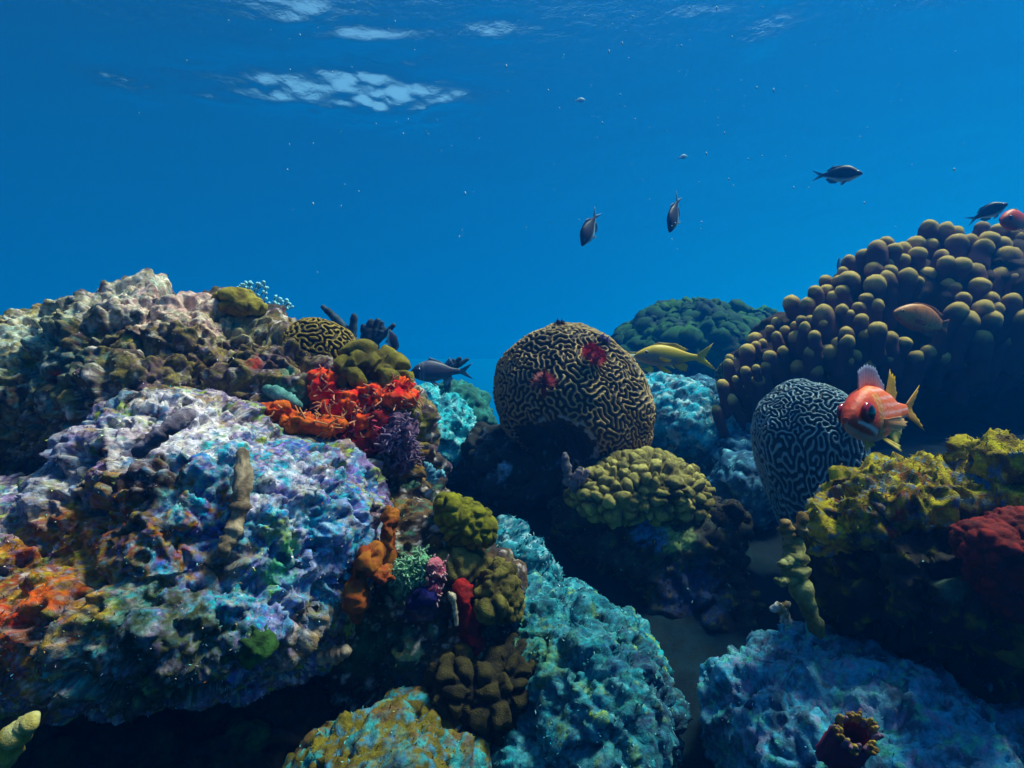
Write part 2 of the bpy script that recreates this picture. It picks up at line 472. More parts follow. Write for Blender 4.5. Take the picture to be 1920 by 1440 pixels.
def turf(V, N, C, n, size, seed, parent, name='algae_turf', tint=None, mask=None, upright=0.6, origin=None):
    rng = np.random.default_rng(seed)
    face = -(N * V).sum(1) / np.linalg.norm(V, axis=1)
    w = (face > -0.25).astype(float)
    if mask is not None: w = w * mask
    idx = rng.choice(len(V), n, p=w / w.sum())
    P = V[idx] - N[idx] * size * 0.15; D = N[idx] * upright + rng.normal(size=(n, 3)) * 0.55
    D /= np.linalg.norm(D, axis=1, keepdims=True)
    S = np.cross(D, rng.normal(size=(n, 3))); S /= np.linalg.norm(S, axis=1, keepdims=True)
    B = np.cross(D, S)
    h = size * rng.uniform(0.35, 1.15, (n, 1)); w_ = h * rng.uniform(0.10, 0.30, (n, 1))
    bend = rng.uniform(-0.5, 0.5, (n, 1))
    v = np.stack([P - S * w_ * 0.5, P + S * w_ * 0.5, P + D * h * 0.55 + S * w_ * 0.75 + B * h * bend * 0.4, P + D * h * 0.5 - S * w_ * 0.6 + B * h * bend * 0.5,
                  P + D * h * 0.95 + S * w_ * 0.3 + B * h * bend * 1.2], 1)
    b = np.arange(n)[:, None] * 5
    q = b + np.array([[0, 1, 2, 3]]); t = b + np.array([[3, 2, 4]])
    c = C[idx] * rng.uniform(0.6, 1.6, (n, 1)) * rng.uniform(0.85, 1.15, (n, 3))
    if tint is not None:
        k = rng.random(n) < 0.3; c[k] = np.asarray(tint)[rng.integers(0, len(tint), k.sum())] * rng.uniform(0.6, 1.3, (k.sum(), 1))
    c = np.repeat(np.clip(c, 0.004, 0.9), 5, axis=0)
    o = mk(name, v.reshape(-1, 3), [q, t], M['turf'], parent, c, False, origin)
    o['kind'] = 'stuff'
    return o

def rock(name, label, ells, voxel, seed, base, layers=(), patches=(), crust_kw={}, nturf=0, tsize=0.012, tint=None, cat='rock', group=None, m='rock', post=None, smooth=6, smooth_top=0.0, relax=1, grain=1.0):
    V, Q, g = blob(ells, voxel, smooth)
    N = normals(V, Q)
    soft = 1 - smooth_top * sstep(0.72, 0.95, N[:, 2] + 0.25 * fbm(V / 0.12, 2, seed + 33))
    V = V + N * (crust(V, N, seed, **crust_kw) * soft)[:, None]
    for _ in range(relax): V = 0.5 * V + 0.5 * g.avg(V)
    N = normals(V, Q)
    V = V + N * grain_h(V, voxel, seed, grain)[:, None]
    if post: V = post(V, N)
    N = normals(V, Q)
    C = colour(V, base, layers, patches, seed)
    org = V.mean(0); org[2] = V[:, 2].min()
    if nturf:
        t = empty(name, org, label, cat, group)
        mk('rock_body' if cat == 'rock' else 'body', V, Q, M[m], t, C, True, org)
        turf(V, N, C, nturf, tsize, seed + 500, t, tint=tint, origin=org, mask=1 - .85 * smooth_top * sstep(.6, .9, N[:, 2]))
        return t, V, N, C
    o = mk(name, V, Q, M[m], None, C, True, org)
    tag(o, label, cat, group)
    return o, V, N, C

PALE = lin(222, 208, 206); LAV = lin(160, 150, 178); CYAN = lin(96, 182, 196); BLUE = lin(84, 126, 180); TEAL = lin(70, 150, 160)
GRNY = lin(140, 160, 66); TAN = lin(150, 128, 92); BROWN = lin(92, 72, 52); RUST = lin(150, 76, 40); ORANGE = lin(208, 104, 40)
PURP = lin(84, 62, 86); DARK = lin(52, 44, 48); GREEN = lin(60, 130, 56); OLIVE = lin(132, 122, 44); RED = lin(150, 20, 22); MAUVE = lin(176, 120, 140)

left_front = rock('boulder', 'huge pale boulder in the left foreground crusted with lavender and rusty growth, with cyan ambient light painted in',
    [(335, 955, 1.34, 200, 228, .24), (90, 1080, 1.22, 185, 165, .28), (-130, 1100, 1.22, 230, 185, .28), (240, 990, 1.3, 150, 165, .24), (420, 980, 1.32, 170, 195, .34), (520, 1000, 1.35, 185, 182, .32),
     (575, 1070, 1.32, 100, 150, .22), (340, 1120, 1.2, 280, 150, .30), (60, 1140, 1.15, 240, 135, .28), (480, 1205, 1.22, 115, 75, .2)],
    0.0042, 21, lin(126, 110, 136),
    layers=[(lin(130, 112, 156), .12, .0, .25, .7), (TAN, .07, .12, .1, .8), (lin(84, 130, 160), .05, .12, .1, .7), (DARK, .045, .22, .08, .85), (PURP, .03, .24, .08, .7),
            (PALE, .022, .26, .08, .6), (GRNY, .035, .30, .06, .7)],
    patches=[(W(480, 960, 1.05), .30, [lin(54, 166, 182), lin(60, 90, 172), lin(140, 122, 184), lin(48, 38, 72), lin(196, 186, 200), lin(70, 170, 186), lin(92, 98, 172), lin(54, 62, 112), lin(50, 150, 160)], .92),  # blue and cyan cells: ambient water light painted in among the growth
             (W(330, 1020, .98), .16, [lin(60, 160, 176), lin(60, 84, 156), lin(120, 176, 186), lin(44, 40, 68), lin(110, 116, 168)], .9),
             (W(600, 1060, 1.12), .14, [lin(76, 156, 184), lin(70, 96, 170), lin(150, 150, 184), lin(44, 50, 84)], .9),
             (W(90, 1090, .95), .25, [lin(160, 124, 66), lin(116, 80, 44), lin(146, 70, 30), lin(136, 116, 46), lin(60, 38, 32), lin(166, 134, 82), lin(130, 92, 50)], .97),
             (W(255, 1235, .94), .13, [lin(44, 100, 92), lin(40, 62, 96), lin(48, 44, 44), lin(80, 90, 44), lin(70, 150, 160), lin(60, 70, 60)], .9),
             (W(180, 1240, .93), .06, [TEAL, lin(40, 62, 96), CYAN, lin(60, 60, 50)], .85), (W(20, 870, 1.05), .12, [lin(200, 190, 196), lin(96, 140, 190), lin(160, 170, 190), lin(80, 80, 110)], .7),
             (W(330, 720, 1.15), .17, [lin(232, 216, 218), lin(214, 202, 218), lin(236, 226, 220)], .85), (W(560, 810, 1.1), .14, [lin(226, 214, 220), lin(196, 190, 214), lin(220, 208, 200)], .75),
             (W(115, 970, 1.0), .07, [RUST, lin(110, 50, 30), lin(150, 60, 26), lin(130, 100, 60)], .9), (W(110, 1080, .95), .05, [ORANGE, lin(160, 60, 24), RUST, lin(140, 110, 60)], .9), (W(20, 1180, .92), .06, [ORANGE, lin(170, 50, 30), RUST, lin(150, 120, 60)], .9), (W(190, 975, 1.0), .045, [RUST, lin(110, 44, 24)], .9), (W(60, 1010, 1.0), .05, lin(150, 70, 30), .8), (W(170, 1030, .97), .03, ORANGE, .8), (W(80, 1130, .93), .03, ORANGE, .9),
             (W(520, 1010, 1.05), .05, GRNY, .7), (W(500, 1090, 1.03), .04, lin(120, 160, 60), .7), (W(540, 1060, 1.05), .05, lin(90, 170, 120), .6),
             (W(440, 890, 1.05), .045, lin(138, 118, 92), .9), (W(420, 1050, 1.02), .05, lin(130, 112, 96), .8),
             (W(250, 870, 1.03), .075, lin(56, 44, 48), .95), (W(240, 920, 1.0), .05, lin(60, 44, 44), .9), (W(310, 770, 1.08), .04, lin(150, 136, 80), .7),  # opening dark patches paint the shade of a hollow
             (W(120, 1180, .92), .045, lin(60, 52, 56), .9), (W(330, 1260, .95), .13, lin(52, 54, 34), .85), (W(560, 1230, 1.1), .09, lin(112, 94, 68), .8)],
    crust_kw=dict(big=.045, mid=.028, small=.014, fine=.007, pits=.026), nturf=24000, tsize=.0065,
    tint=[CYAN, GRNY, PALE, PALE, lin(120, 190, 200), RUST, TAN], smooth_top=.8)

left_rear = rock('reef_ridge', 'rugged brown and white reef ridge rising behind the big boulder at left',
    [(255, 728, 1.78, 150, 178, .3), (120, 750, 1.78, 190, 150, .3), (0, 770, 1.78, 200, 148, .3), (-150, 780, 1.78, 220, 165, .3), (400, 724, 1.8, 150, 155, .28), (320, 760, 1.7, 160, 120, .3),
     (560, 785, 1.76, 160, 150, .28), (680, 815, 1.7, 108, 112, .22), (728, 870, 1.66, 66, 100, .18)],
    0.0052, 47, lin(104, 88, 66),
    layers=[(lin(92, 98, 92), .14, .0, .2, .7), (TAN, .08, .12, .12, .7), (DARK, .08, .05, .12, .85), (PURP, .05, .16, .08, .7), (PALE, .035, .26, .08, .7), (lin(92, 84, 44), .05, .25, .08, .7)],
    patches=[(W(440, 700, 1.6), .26, [lin(104, 84, 54), lin(70, 44, 44), lin(60, 50, 40), lin(150, 130, 90), lin(84, 64, 84), lin(110, 104, 56)], .85), (W(130, 720, 1.55), .26, [lin(96, 88, 50), lin(64, 46, 44), lin(130, 122, 90), lin(90, 130, 130), lin(50, 42, 40)], .85),
             (W(255, 560, 1.65), .15, [lin(226, 206, 198), lin(200, 170, 168), lin(180, 190, 180), lin(214, 204, 190)], .9), (W(330, 575, 1.62), .12, [lin(222, 190, 184), lin(190, 150, 150), lin(210, 200, 180)], .85),
             (W(110, 625, 1.6), .14, [lin(196, 196, 184), lin(150, 176, 172), lin(206, 190, 160), lin(120, 110, 80)], .85), (W(20, 650, 1.6), .14, [lin(214, 204, 190), lin(170, 190, 190), lin(190, 170, 110)], .85),
             (W(460, 610, 1.68), .09, [lin(190, 180, 150), lin(150, 150, 130), lin(110, 96, 64)], .8), (W(135, 715, 1.5), .045, lin(170, 60, 16), .9), (W(150, 770, 1.5), .08, lin(80, 34, 24), .85), (W(500, 700, 1.55), .06, lin(80, 60, 80), .8),
             (W(250, 660, 1.55), .05, lin(150, 136, 70), .7), (W(70, 670, 1.55), .04, lin(170, 150, 60), .8), (W(470, 690, 1.55), .035, lin(150, 50, 24), .8), (W(540, 740, 1.5), .06, lin(90, 150, 140), .7), (W(770, 800, 1.6), .08, lin(110, 104, 50), .9), (W(770, 880, 1.6), .08, lin(104, 74, 24), .9),
             (W(690, 870, 1.5), .06, DARK, .9)],
    crust_kw=dict(big=.05, mid=.044, small=.022, fine=.008, pits=.03), nturf=14000, tsize=.008, tint=[PALE, TAN, lin(120, 110, 60), lin(120, 170, 170), RUST])

# --- rocks of the middle ground and the foreground
ROCKK = dict(big=.045, mid=.030, small=.014, fine=.006, pits=.015)
rock('dark_rock', 'black shadowed rock footing in the bottom left corner under the pale boulder',
     [(230, 1390, 1.35, 330, 120, .25), (480, 1400, 1.3, 110, 130, .2), (-60, 1420, 1.3, 220, 140, .25)], 0.008, 55, lin(40, 36, 32),
     layers=[(lin(30, 30, 34), .1, 0, .2, .8), (lin(50, 56, 40), .06, .15, .1, .7)], patches=[(W(480, 1330, 1.12), .10, lin(52, 96, 58), .85), (W(330, 1300, 1.12), .08, lin(70, 62, 40), .8)], crust_kw=dict(big=.05, mid=.04, small=.014, fine=.005, pits=.02))
rock('rocky_stem', 'dark broken rock wall under the lime lobed coral, draped in brown and red growth',
     [(800, 1110, 1.5, 120, 170, .22), (870, 1240, 1.45, 110, 140, .22), (770, 1010, 1.58, 70, 110, .18), (730, 1290, 1.5, 120, 150, .2), (700, 1130, 1.5, 80, 140, .2), (930, 1130, 1.45, 30, 70, .1)],
     0.006, 61, lin(54, 44, 36),
     layers=[(DARK, .1, .0, .2, .8), (BROWN, .06, .1, .1, .8), (lin(70, 110, 96), .04, .25, .08, .7), (PALE, .025, .33, .06, .6)],
     patches=[(W(770, 1080, 1.32), .06, lin(120, 160, 130), .9), (W(815, 1080, 1.3), .035, MAUVE, .9), (W(790, 1130, 1.3), .05, PURP, .9), (W(740, 980, 1.42), .06, lin(120, 88, 30), .9),
              (W(870, 1150, 1.25), .055, lin(120, 28, 18), .95), (W(880, 1200, 1.25), .04, lin(120, 28, 24), .9), (W(760, 1240, 1.3), .08, lin(30, 80, 84), .8), (W(710, 1210, 1.3), .08, lin(36, 66, 36), .7)],
     crust_kw=ROCKK, nturf=4000, tsize=.011, tint=[lin(130, 170, 150), MAUVE, TAN])
rock('boulder', 'turf covered boulder painted turquoise for blue ambient light at the bottom centre beside the sand gap',
     [(1095, 1290, 1.35, 125, 150, .28), (1010, 1250, 1.42, 70, 150, .2), (1060, 1190, 1.5, 75, 80, .2), (1100, 1420, 1.32, 140, 120, .28), (1170, 1310, 1.42, 75, 110, .25), (1000, 1390, 1.32, 90, 120, .25), (990, 1150, 1.55, 45, 70, .14)],
     0.0055, 73, lin(48, 92, 108),  # grey rock; blue ambient light painted into the teal
     layers=[(lin(70, 120, 138), .1, .0, .2, .8), (lin(70, 146, 160), .03, .2, .1, .8), (lin(120, 170, 176), .018, .28, .06, .8), (GRNY, .05, .33, .06, .6), (lin(40, 62, 84), .05, .25, .08, .8)],
     patches=[(W(1100, 1240, 1.1), .34, [lin(46, 100, 112), lin(70, 126, 140), lin(36, 62, 100), lin(28, 76, 90), lin(26, 42, 66), lin(90, 130, 140), lin(34, 52, 52), lin(60, 110, 100)], .85),
             (W(1000, 1200, 1.2), .10, [lin(70, 110, 84), lin(96, 110, 60), lin(50, 90, 90)], .7), (W(1130, 1180, 1.15), .03, lin(190, 170, 170), .8), (W(1120, 1340, 1.05), .03, GRNY, .7), (W(1220, 1340, 1.25), .17, [lin(34, 46, 80), lin(40, 60, 90), lin(26, 34, 50)], .9)],
    crust_kw=dict(big=.04, mid=.03, small=.013, fine=.008, pits=.02), nturf=8000, tsize=.008, tint=[CYAN, lin(150, 205, 205), TEAL, lin(120, 150, 190)])
rock('rubble_rock', 'spiky cyan rubble slope between the lime lobed coral and the sand',
     [(970, 1065, 1.62, 40, 50, .14), (1000, 1110, 1.6, 45, 45, .15), (945, 1020, 1.62, 28, 28, .1)],
     0.006, 79, lin(54, 100, 116), layers=[(lin(76, 140, 156), .03, .1, .1, .9), (lin(40, 66, 92), .05, .2, .08, .8), (lin(160, 190, 200), .02, .25, .06, .8)],
     crust_kw=dict(big=.04, mid=.02, small=.022, fine=.008, pits=.02), nturf=2200, tsize=.014, tint=[CYAN, lin(150, 190, 210), TEAL])
rock('boulder', 'small olive and cyan boulder at the bottom edge below the dark cave',
     [(735, 1475, 1.08, 125, 120, .2), (645, 1500, 1.08, 80, 90, .15), (825, 1490, 1.08, 80, 75, .15)],
     0.005, 83, lin(86, 76, 38), layers=[(lin(100, 92, 36), .08, .0, .2, .8), (lin(70, 140, 150), .05, .22, .08, .8), (lin(70, 120, 150), .03, .25, .06, .8), (BROWN, .06, .22, .08, .8)],
     patches=[(W(740, 1390, .9), .14, [lin(64, 124, 136), lin(96, 88, 34), lin(54, 80, 126), lin(90, 76, 36), lin(36, 32, 22), lin(100, 90, 40)], .85)], crust_kw=ROCKK, nturf=2500, tsize=.008, tint=[CYAN, GRNY, OLIVE])
rock('boulder', 'wide blue grey boulder in the bottom right corner with the red tube sponge on it',
     [(1640, 1405, 1.2, 260, 160, .32), (1470, 1400, 1.2, 110, 130, .25), (1850, 1430, 1.2, 220, 165, .3), (1500, 1300, 1.35, 70, 60, .2)],
     0.0055, 89, lin(96, 136, 156),
     layers=[(lin(76, 120, 146), .12, .0, .2, .8), (lin(80, 140, 170), .05, .12, .1, .8), (lin(40, 56, 80), .05, .18, .1, .8), (lin(120, 120, 150), .035, .25, .08, .7), (lin(90, 160, 140), .03, .33, .06, .7)],
     crust_kw=dict(big=.05, mid=.03, small=.015, fine=.006, pits=.018), nturf=6000, tsize=.008, tint=[CYAN, lin(120, 150, 190), lin(60, 100, 130)])
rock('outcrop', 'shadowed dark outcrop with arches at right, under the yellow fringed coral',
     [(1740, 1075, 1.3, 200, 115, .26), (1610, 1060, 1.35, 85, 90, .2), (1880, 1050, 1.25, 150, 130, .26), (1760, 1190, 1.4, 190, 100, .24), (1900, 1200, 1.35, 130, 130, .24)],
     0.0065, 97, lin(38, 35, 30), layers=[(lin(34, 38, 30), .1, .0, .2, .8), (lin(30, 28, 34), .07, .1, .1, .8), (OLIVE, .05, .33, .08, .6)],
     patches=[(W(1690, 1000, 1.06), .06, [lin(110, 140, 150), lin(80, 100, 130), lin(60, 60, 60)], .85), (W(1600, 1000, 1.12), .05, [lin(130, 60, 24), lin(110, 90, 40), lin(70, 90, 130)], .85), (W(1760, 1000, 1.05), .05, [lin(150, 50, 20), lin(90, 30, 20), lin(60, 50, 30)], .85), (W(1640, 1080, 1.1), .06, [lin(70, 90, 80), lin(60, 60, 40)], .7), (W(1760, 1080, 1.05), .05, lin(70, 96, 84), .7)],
     crust_kw=dict(big=.06, mid=.05, small=.014, fine=.005, pits=.04), nturf=2500, tsize=.011, tint=[OLIVE, lin(90, 130, 140)])
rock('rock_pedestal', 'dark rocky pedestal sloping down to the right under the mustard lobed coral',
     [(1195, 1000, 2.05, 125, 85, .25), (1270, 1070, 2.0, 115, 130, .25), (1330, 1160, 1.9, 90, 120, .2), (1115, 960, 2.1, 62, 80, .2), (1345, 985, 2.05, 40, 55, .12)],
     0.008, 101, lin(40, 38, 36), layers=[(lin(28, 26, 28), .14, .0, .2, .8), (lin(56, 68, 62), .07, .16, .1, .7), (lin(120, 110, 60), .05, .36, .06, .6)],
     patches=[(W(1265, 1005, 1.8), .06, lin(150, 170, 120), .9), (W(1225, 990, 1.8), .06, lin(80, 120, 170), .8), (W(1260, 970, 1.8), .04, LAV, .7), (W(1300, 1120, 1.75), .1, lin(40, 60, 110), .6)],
     crust_kw=dict(big=.06, mid=.04, small=.014, fine=.005, pits=.03), nturf=2500, tsize=.014, tint=[lin(120, 150, 150), OLIVE])
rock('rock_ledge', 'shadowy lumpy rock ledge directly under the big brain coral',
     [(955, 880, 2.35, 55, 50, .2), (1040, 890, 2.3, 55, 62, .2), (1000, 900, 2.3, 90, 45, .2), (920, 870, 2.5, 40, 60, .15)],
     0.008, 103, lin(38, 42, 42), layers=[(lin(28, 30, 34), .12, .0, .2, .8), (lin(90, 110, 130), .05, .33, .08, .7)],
     patches=[(W(935, 885, 2.15), .045, lin(140, 170, 200), .8)], crust_kw=dict(big=.06, mid=.03, small=.01, fine=.004, pits=.02))
rock('boulder', 'cyan frosted boulder between the left reef and the big brain coral',
     [(838, 815, 2.75, 52, 78, .25), (800, 790, 2.8, 40, 60, .2)], 0.008, 107, lin(86, 150, 166),
     layers=[(CYAN, .06, .0, .15, .8), (lin(170, 210, 216), .03, .2, .08, .8), (lin(40, 80, 100), .05, .2, .1, .8)], crust_kw=ROCKK, nturf=2500, tsize=.014, tint=[CYAN, lin(170, 210, 220)])
rock('lumpy_coral', 'dim green lumpy coral heads behind the cyan frosted boulder',
     [(872, 775, 3.1, 40, 45, .2), (895, 800, 3.1, 22, 50, .15), (850, 752, 3.2, 26, 30, .15)], 0.009, 109, lin(60, 100, 96),
     layers=[(lin(80, 140, 136), .06, .1, .15, .8)], crust_kw=dict(big=.03, mid=.05, small=.012, fine=.004, pits=.01), cat='coral', m='coral')
rock('boulder', 'light cyan rubble mound right behind the big brain coral',
     [(1255, 790, 3.0, 70, 80, .4), (1300, 820, 2.9, 70, 55, .3), (1215, 770, 3.1, 50, 65, .3)], 0.011, 113, lin(96, 150, 166),
     layers=[(lin(80, 160, 186), .1, .0, .2, .8), (lin(180, 200, 205), .05, .15, .08, .8), (lin(44, 70, 96), .06, .2, .08, .85)], crust_kw=ROCKK, nturf=2500, tsize=.016, tint=[CYAN, lin(180, 210, 220)])
rock('boulder', 'dim blue rubble mound between the yellow fish and the finger coral',
     [(1320, 760, 3.4, 60, 45, .3), (1360, 800, 3.1, 45, 60, .3), (1370, 870, 2.6, 40, 60, .2), (1400, 930, 2.3, 60, 80, .2)], 0.011, 127, lin(66, 104, 128),
     layers=[(lin(50, 80, 110), .1, .0, .2, .8), (lin(130, 180, 195), .05, .25, .08, .8), (lin(34, 50, 70), .06, .2, .08, .85)], crust_kw=ROCKK, nturf=1500, tsize=.015, tint=[CYAN, lin(100, 140, 170)])

def folds(V, N):
    """flowing plates that hang down like melted wax"""
    a = np.arctan2(V[:, 1] - 5.6, V[:, 0] - 1.75)
    d = 0.10 * ridged(np.stack([a * 2.6, V[:, 2] * 1.2, V[:, 0] * 0.6], 1), 2, 5) + 0.05 * np.abs(perlin(np.stack([a * 4, V[:, 2] * 9, V[:, 0] * 2], 1), 3))
    return V + N * d[:, None]
rock('mountainous_star_coral', 'far dark green coral mountain with flowing folds, behind the yellow fish',
     [(1290, 668, 5.6, 118, 80, .7), (1205, 692, 5.5, 70, 62, .5), (1375, 655, 5.7, 60, 64, .5), (1275, 630, 5.6, 60, 46, .4)], 0.018, 131, lin(34, 72, 48),
     layers=[(lin(58, 96, 46), .35, .1, .2, .8), (lin(20, 40, 46), .3, .12, .15, .8)], crust_kw=dict(big=.08, mid=.05, small=.02, fine=.006, pits=.02), cat='coral', m='coral', post=folds)
rock('star_coral', 'small far green coral hump at the left foot of the finger coral',
     [(1425, 625, 5.8, 32, 40, .3), (1450, 640, 5.6, 40, 40, .3)], 0.02, 137, lin(56, 110, 70), layers=[(lin(30, 70, 60), .2, .1, .2, .8)],
     crust_kw=dict(big=.06, mid=.06, small=.02, fine=.006, pits=.02), cat='coral', m='coral')

# ------------------------------------------------------------------ brain corals
def meander(P, Fc, wide=10, narrow=2, it=26, seed=3, aniso=None):
    g = Graph(len(P), Fc)
    rng = np.random.default_rng(seed)
    u = rng.normal(size=len(P)) * 0.5
    if aniso is not None: u = u + aniso
    for _ in range(it):
        a = u
        for k in range(narrow): a = g.avg(a)
        b = a
        for k in range(wide - narrow): b = g.avg(b)
        u = np.tanh(7.0 * (a - b) + 0.12 * u)
    for k in range(2): u = 0.5 * u + 0.5 * g.avg(u)
    return u / np.abs(u).max()
def brain_coral(label, ctr, R, seed, ridge_c, valley_c, depth, wide=10, shape=None, sub=8, aniso=0.0, post=None, name='brain_coral', parts=None):
    V0, F0 = ico(sub)
    an = aniso * np.sin((V0 @ np.array([0.6, 0.2, 0.8])) * 46) * sstep(0.25, -0.5, V0[:, 0]) if aniso else None
    u = meander(V0, F0, wide, max(2, wide // 5), 26, seed, an)
    V = V0 * np.asarray(R)
    if shape is not None: V = shape(V, V0)
    low = fbm(V0 * 1.6, 3, seed)
    V = V * (1 + 0.075 * low)[:, None]
    N = normals(V, F0)
    h = sstep(-0.05, 0.9, u)
    fade = 0.75 + 0.25 * sstep(-.3, .3, fbm(V0 * 3, 2, seed + 6))
    if post is not None: V, fade, extra = post(V, V0, N)
    V = V + N * ((h - 0.5) * depth * fade)[:, None] + N * (0.0012 * perlin(V / 0.004, seed + 2))[:, None]
    a = (sstep(0.5, 0.92, h) * fade)[:, None]
    C = np.asarray(valley_c) * (1 - a) + np.asarray(ridge_c) * a
    C = C * (1 + 0.22 * fbm(V0 * 5, 3, seed + 4))[:, None]
    if post is not None and extra is not None:
        w, col = extra; C = C * (1 - w[:, None]) + col * w[:, None]
    ctr = np.asarray(ctr, float)
    o = mk(name, V + ctr, F0, M['brain'], None, np.clip(C, .004, .9), True, ctr - (0, 0, R[2]))
    return tag(o, label, 'brain coral'), V + ctr

BC = W(1066, 752, 2.3)
def big_shape(V, V0):
    t = V0[:, 2]
    s = np.where(t < -0.35, 1 - 0.35 * (np.clip(-0.35 - t, 0, 1)) ** 1.2, 1.0)
    V = V * np.stack([s, s, np.ones_like(s)], 1)
    V[:, 0] += -0.10 * V[:, 2] + 0.02
    V[:, 2] += -0.12 * V[:, 0] * sstep(-0.1, 0.3, V0[:, 0])
    return V
def big_scar(V, V0, N):
    """dead, eaten-out hollow low on the front"""
    c = np.array([-0.22, -0.80, -0.48]); c /= np.linalg.norm(c)
    c2 = np.array([-0.55, -0.6, -0.62]); c2 /= np.linalg.norm(c2)
    w = 0.16 * fbm(V0 * 6, 3, 77)
    d = np.minimum(np.linalg.norm(V0 - c, axis=1) / 0.36, np.linalg.norm(V0 - c2, axis=1) / 0.42) + w
    inside = sstep(1.05, 0.8, d)
    rim = np.exp(-((d - 1.0) / 0.07) ** 2) * sstep(0.1, 0.35, fbm(V0 * 5, 2, 78) + 0.25)
    V = V - N * (0.075 * sstep(1.1, 0.3, d) + 0.02 * inside * fbm(V0 * 9, 3, 79))[:, None]
    col = np.where((rim > inside * 0.6)[:, None], lin(150, 158, 170), lin(34, 32, 40) * (1 + 0.4 * fbm(V0 * 14, 3, 80))[:, None])
    return V, (1 - inside) * (0.7 + 0.3 * sstep(-.3, .3, fbm(V0 * 3, 2, 90))), (np.clip(inside + rim * 0.8, 0, 1), col)
brain_coral('large round tan brain coral with mazelike ridges, in the centre of the reef', BC, (0.322, 0.30, 0.315), 5, lin(176, 144, 94), lin(50, 38, 32), 0.012,
            8, big_shape, 8, 1.0, big_scar)
SB = W(1512, 815, 1.85)
def small_shape(V, V0):
    V[:, 2] = np.where(V0[:, 2] < 0, V[:, 2] * 2.1, V[:, 2]); V[:, 0] += np.where(V0[:, 2] < 0, -0.10 * V[:, 2], 0)
    return V
brain_coral('blue grey brain coral column with loose wavy ridges, behind the orange fish', SB, (0.172, 0.17, 0.175), 9, lin(126, 152, 164), lin(34, 46, 58), 0.009,
            15, small_shape, 8, 0.0)
OB = W(598, 668, 1.72)
brain_coral('small olive brain coral dome on the crest of the left reef', OB, (0.118, 0.11, 0.115), 15, lin(150, 122, 44), lin(46, 34, 14), 0.009, 40, None, 8, 0.0)
brain_coral('little shaded green brain coral at the left foot of the finger coral', W(1385, 705, 2.85), (0.11, 0.10, 0.10), 19, lin(66, 80, 56), lin(24, 30, 26), 0.009, 24, None, 7, 0.0)

# ------------------------------------------------------------------ lobed corals
def lumpy(name, label, ells, voxel, seed, c1, c2, scale, amp, cat, deep=0.9, warp=0.3, squash=(1, 1, 1), m='coral', extra=0.004, rough=1.0):
    V, Q, g = blob(ells, voxel, 6)
    N = normals(V, Q)
    P = V / scale * np.asarray(squash)
    P = P + warp * np.stack([perlin(P * 0.8, seed + 1), perlin(P * 0.8, seed + 2), perlin(P * 0.8, seed + 3)], 1)
    f1, f2, cid = worley(P, seed)
    dome = np.sqrt(np.clip(1 - (f1 / deep) ** 2, 0, 1)) * (0.55 + 0.6 * cid) * sstep(0.0, 0.25, f2 - f1)
    V = V + N * (amp * dome + extra * fbm(V / 0.03, 3, seed + 5))[:, None]
    N = normals(V, Q)
    V = V + N * (rough * grain_h(V, voxel, seed, 0.5))[:, None]
    N = normals(V, Q)
    a = np.clip(dome, 0, 1)[:, None] * 0.6 + 0.4 * sstep(-0.3, 0.4, fbm(V / 0.09, 3, seed + 8))[:, None]
    C = np.asarray(c1) * (1 - a) + np.asarray(c2) * a
    C = C * (1 + 0.45 * fbm(V / 0.025, 3, seed + 12))[:, None]
    k = sstep(.22, .36, fbm(V / 0.05, 3, seed + 14))[:, None] * .7; C = C * (1 - k) + np.asarray(c1) * .6 * k
    org = V.mean(0); org[2] = V[:, 2].min()
    o = mk(name, V, Q, M[m], None, np.clip(C, .004, .9), True, org)
    return tag(o, label, cat)
lumpy('lobed_star_coral', 'mustard coral of close knobbly lobes below the right side of the big brain coral',
      [(1210, 912, 1.98, 92, 55, .2), (1150, 925, 1.95, 75, 45, .18), (1265, 930, 1.98, 50, 55, .16)], 0.006, 141, lin(70, 62, 34), lin(196, 180, 100), 0.045, 0.034, 'coral', squash=(1, 1, 1.5), extra=.006)
lumpy('lobed_star_coral', 'olive coral of smooth fat lobes at the right end of the left reef crest',
      [(690, 690, 1.62, 40, 32, .1), (725, 705, 1.6, 28, 26, .08), (665, 700, 1.58, 28, 28, .08)], 0.004, 143, lin(70, 60, 18), lin(142, 128, 40), 0.058, 0.034, 'coral')
lumpy('lobed_plate_coral', 'bright lime yellow plate coral with rounded lobes, left of the dark gap',
      [(865, 975, 1.36, 36, 42, .05), (895, 992, 1.36, 34, 30, .05), (845, 955, 1.36, 28, 30, .05), (880, 985, 1.36, 44, 34, .045)], 0.0035, 147, lin(84, 82, 6), lin(140, 134, 18), 0.030, 0.013, 'coral', squash=(1, 1, 1))
lumpy('lobed_star_coral', 'dim brown lobed coral in the hollow at the bottom centre left of the turquoise boulder',
      [(865, 1280, 1.24, 46, 56, .1), (920, 1295, 1.24, 46, 62, .1), (962, 1265, 1.26, 28, 54, .08), (890, 1335, 1.24, 56, 44, .09)], 0.0045, 149, lin(22, 20, 10), lin(70, 62, 26), 0.040, 0.026, 'coral', warp=.6, extra=.012)
lumpy('lobed_star_coral', 'olive lobed coral clump hanging over the red sponge streak',
      [(935, 1090, 1.32, 28, 32, .07), (925, 1120, 1.3, 30, 32, .07), (950, 1125, 1.32, 22, 34, .06)], 0.004, 151, lin(62, 54, 22), lin(130, 118, 50), 0.040, 0.02, 'coral', warp=.6, extra=.010)
lumpy('mound_coral', 'flat yellow coral cap on the skyline of the left reef',
      [(440, 558, 1.72, 36, 12, .05), (455, 575, 1.72, 42, 18, .06)], 0.004, 153, lin(96, 80, 26), lin(178, 160, 60), 0.05, 0.010, 'coral')
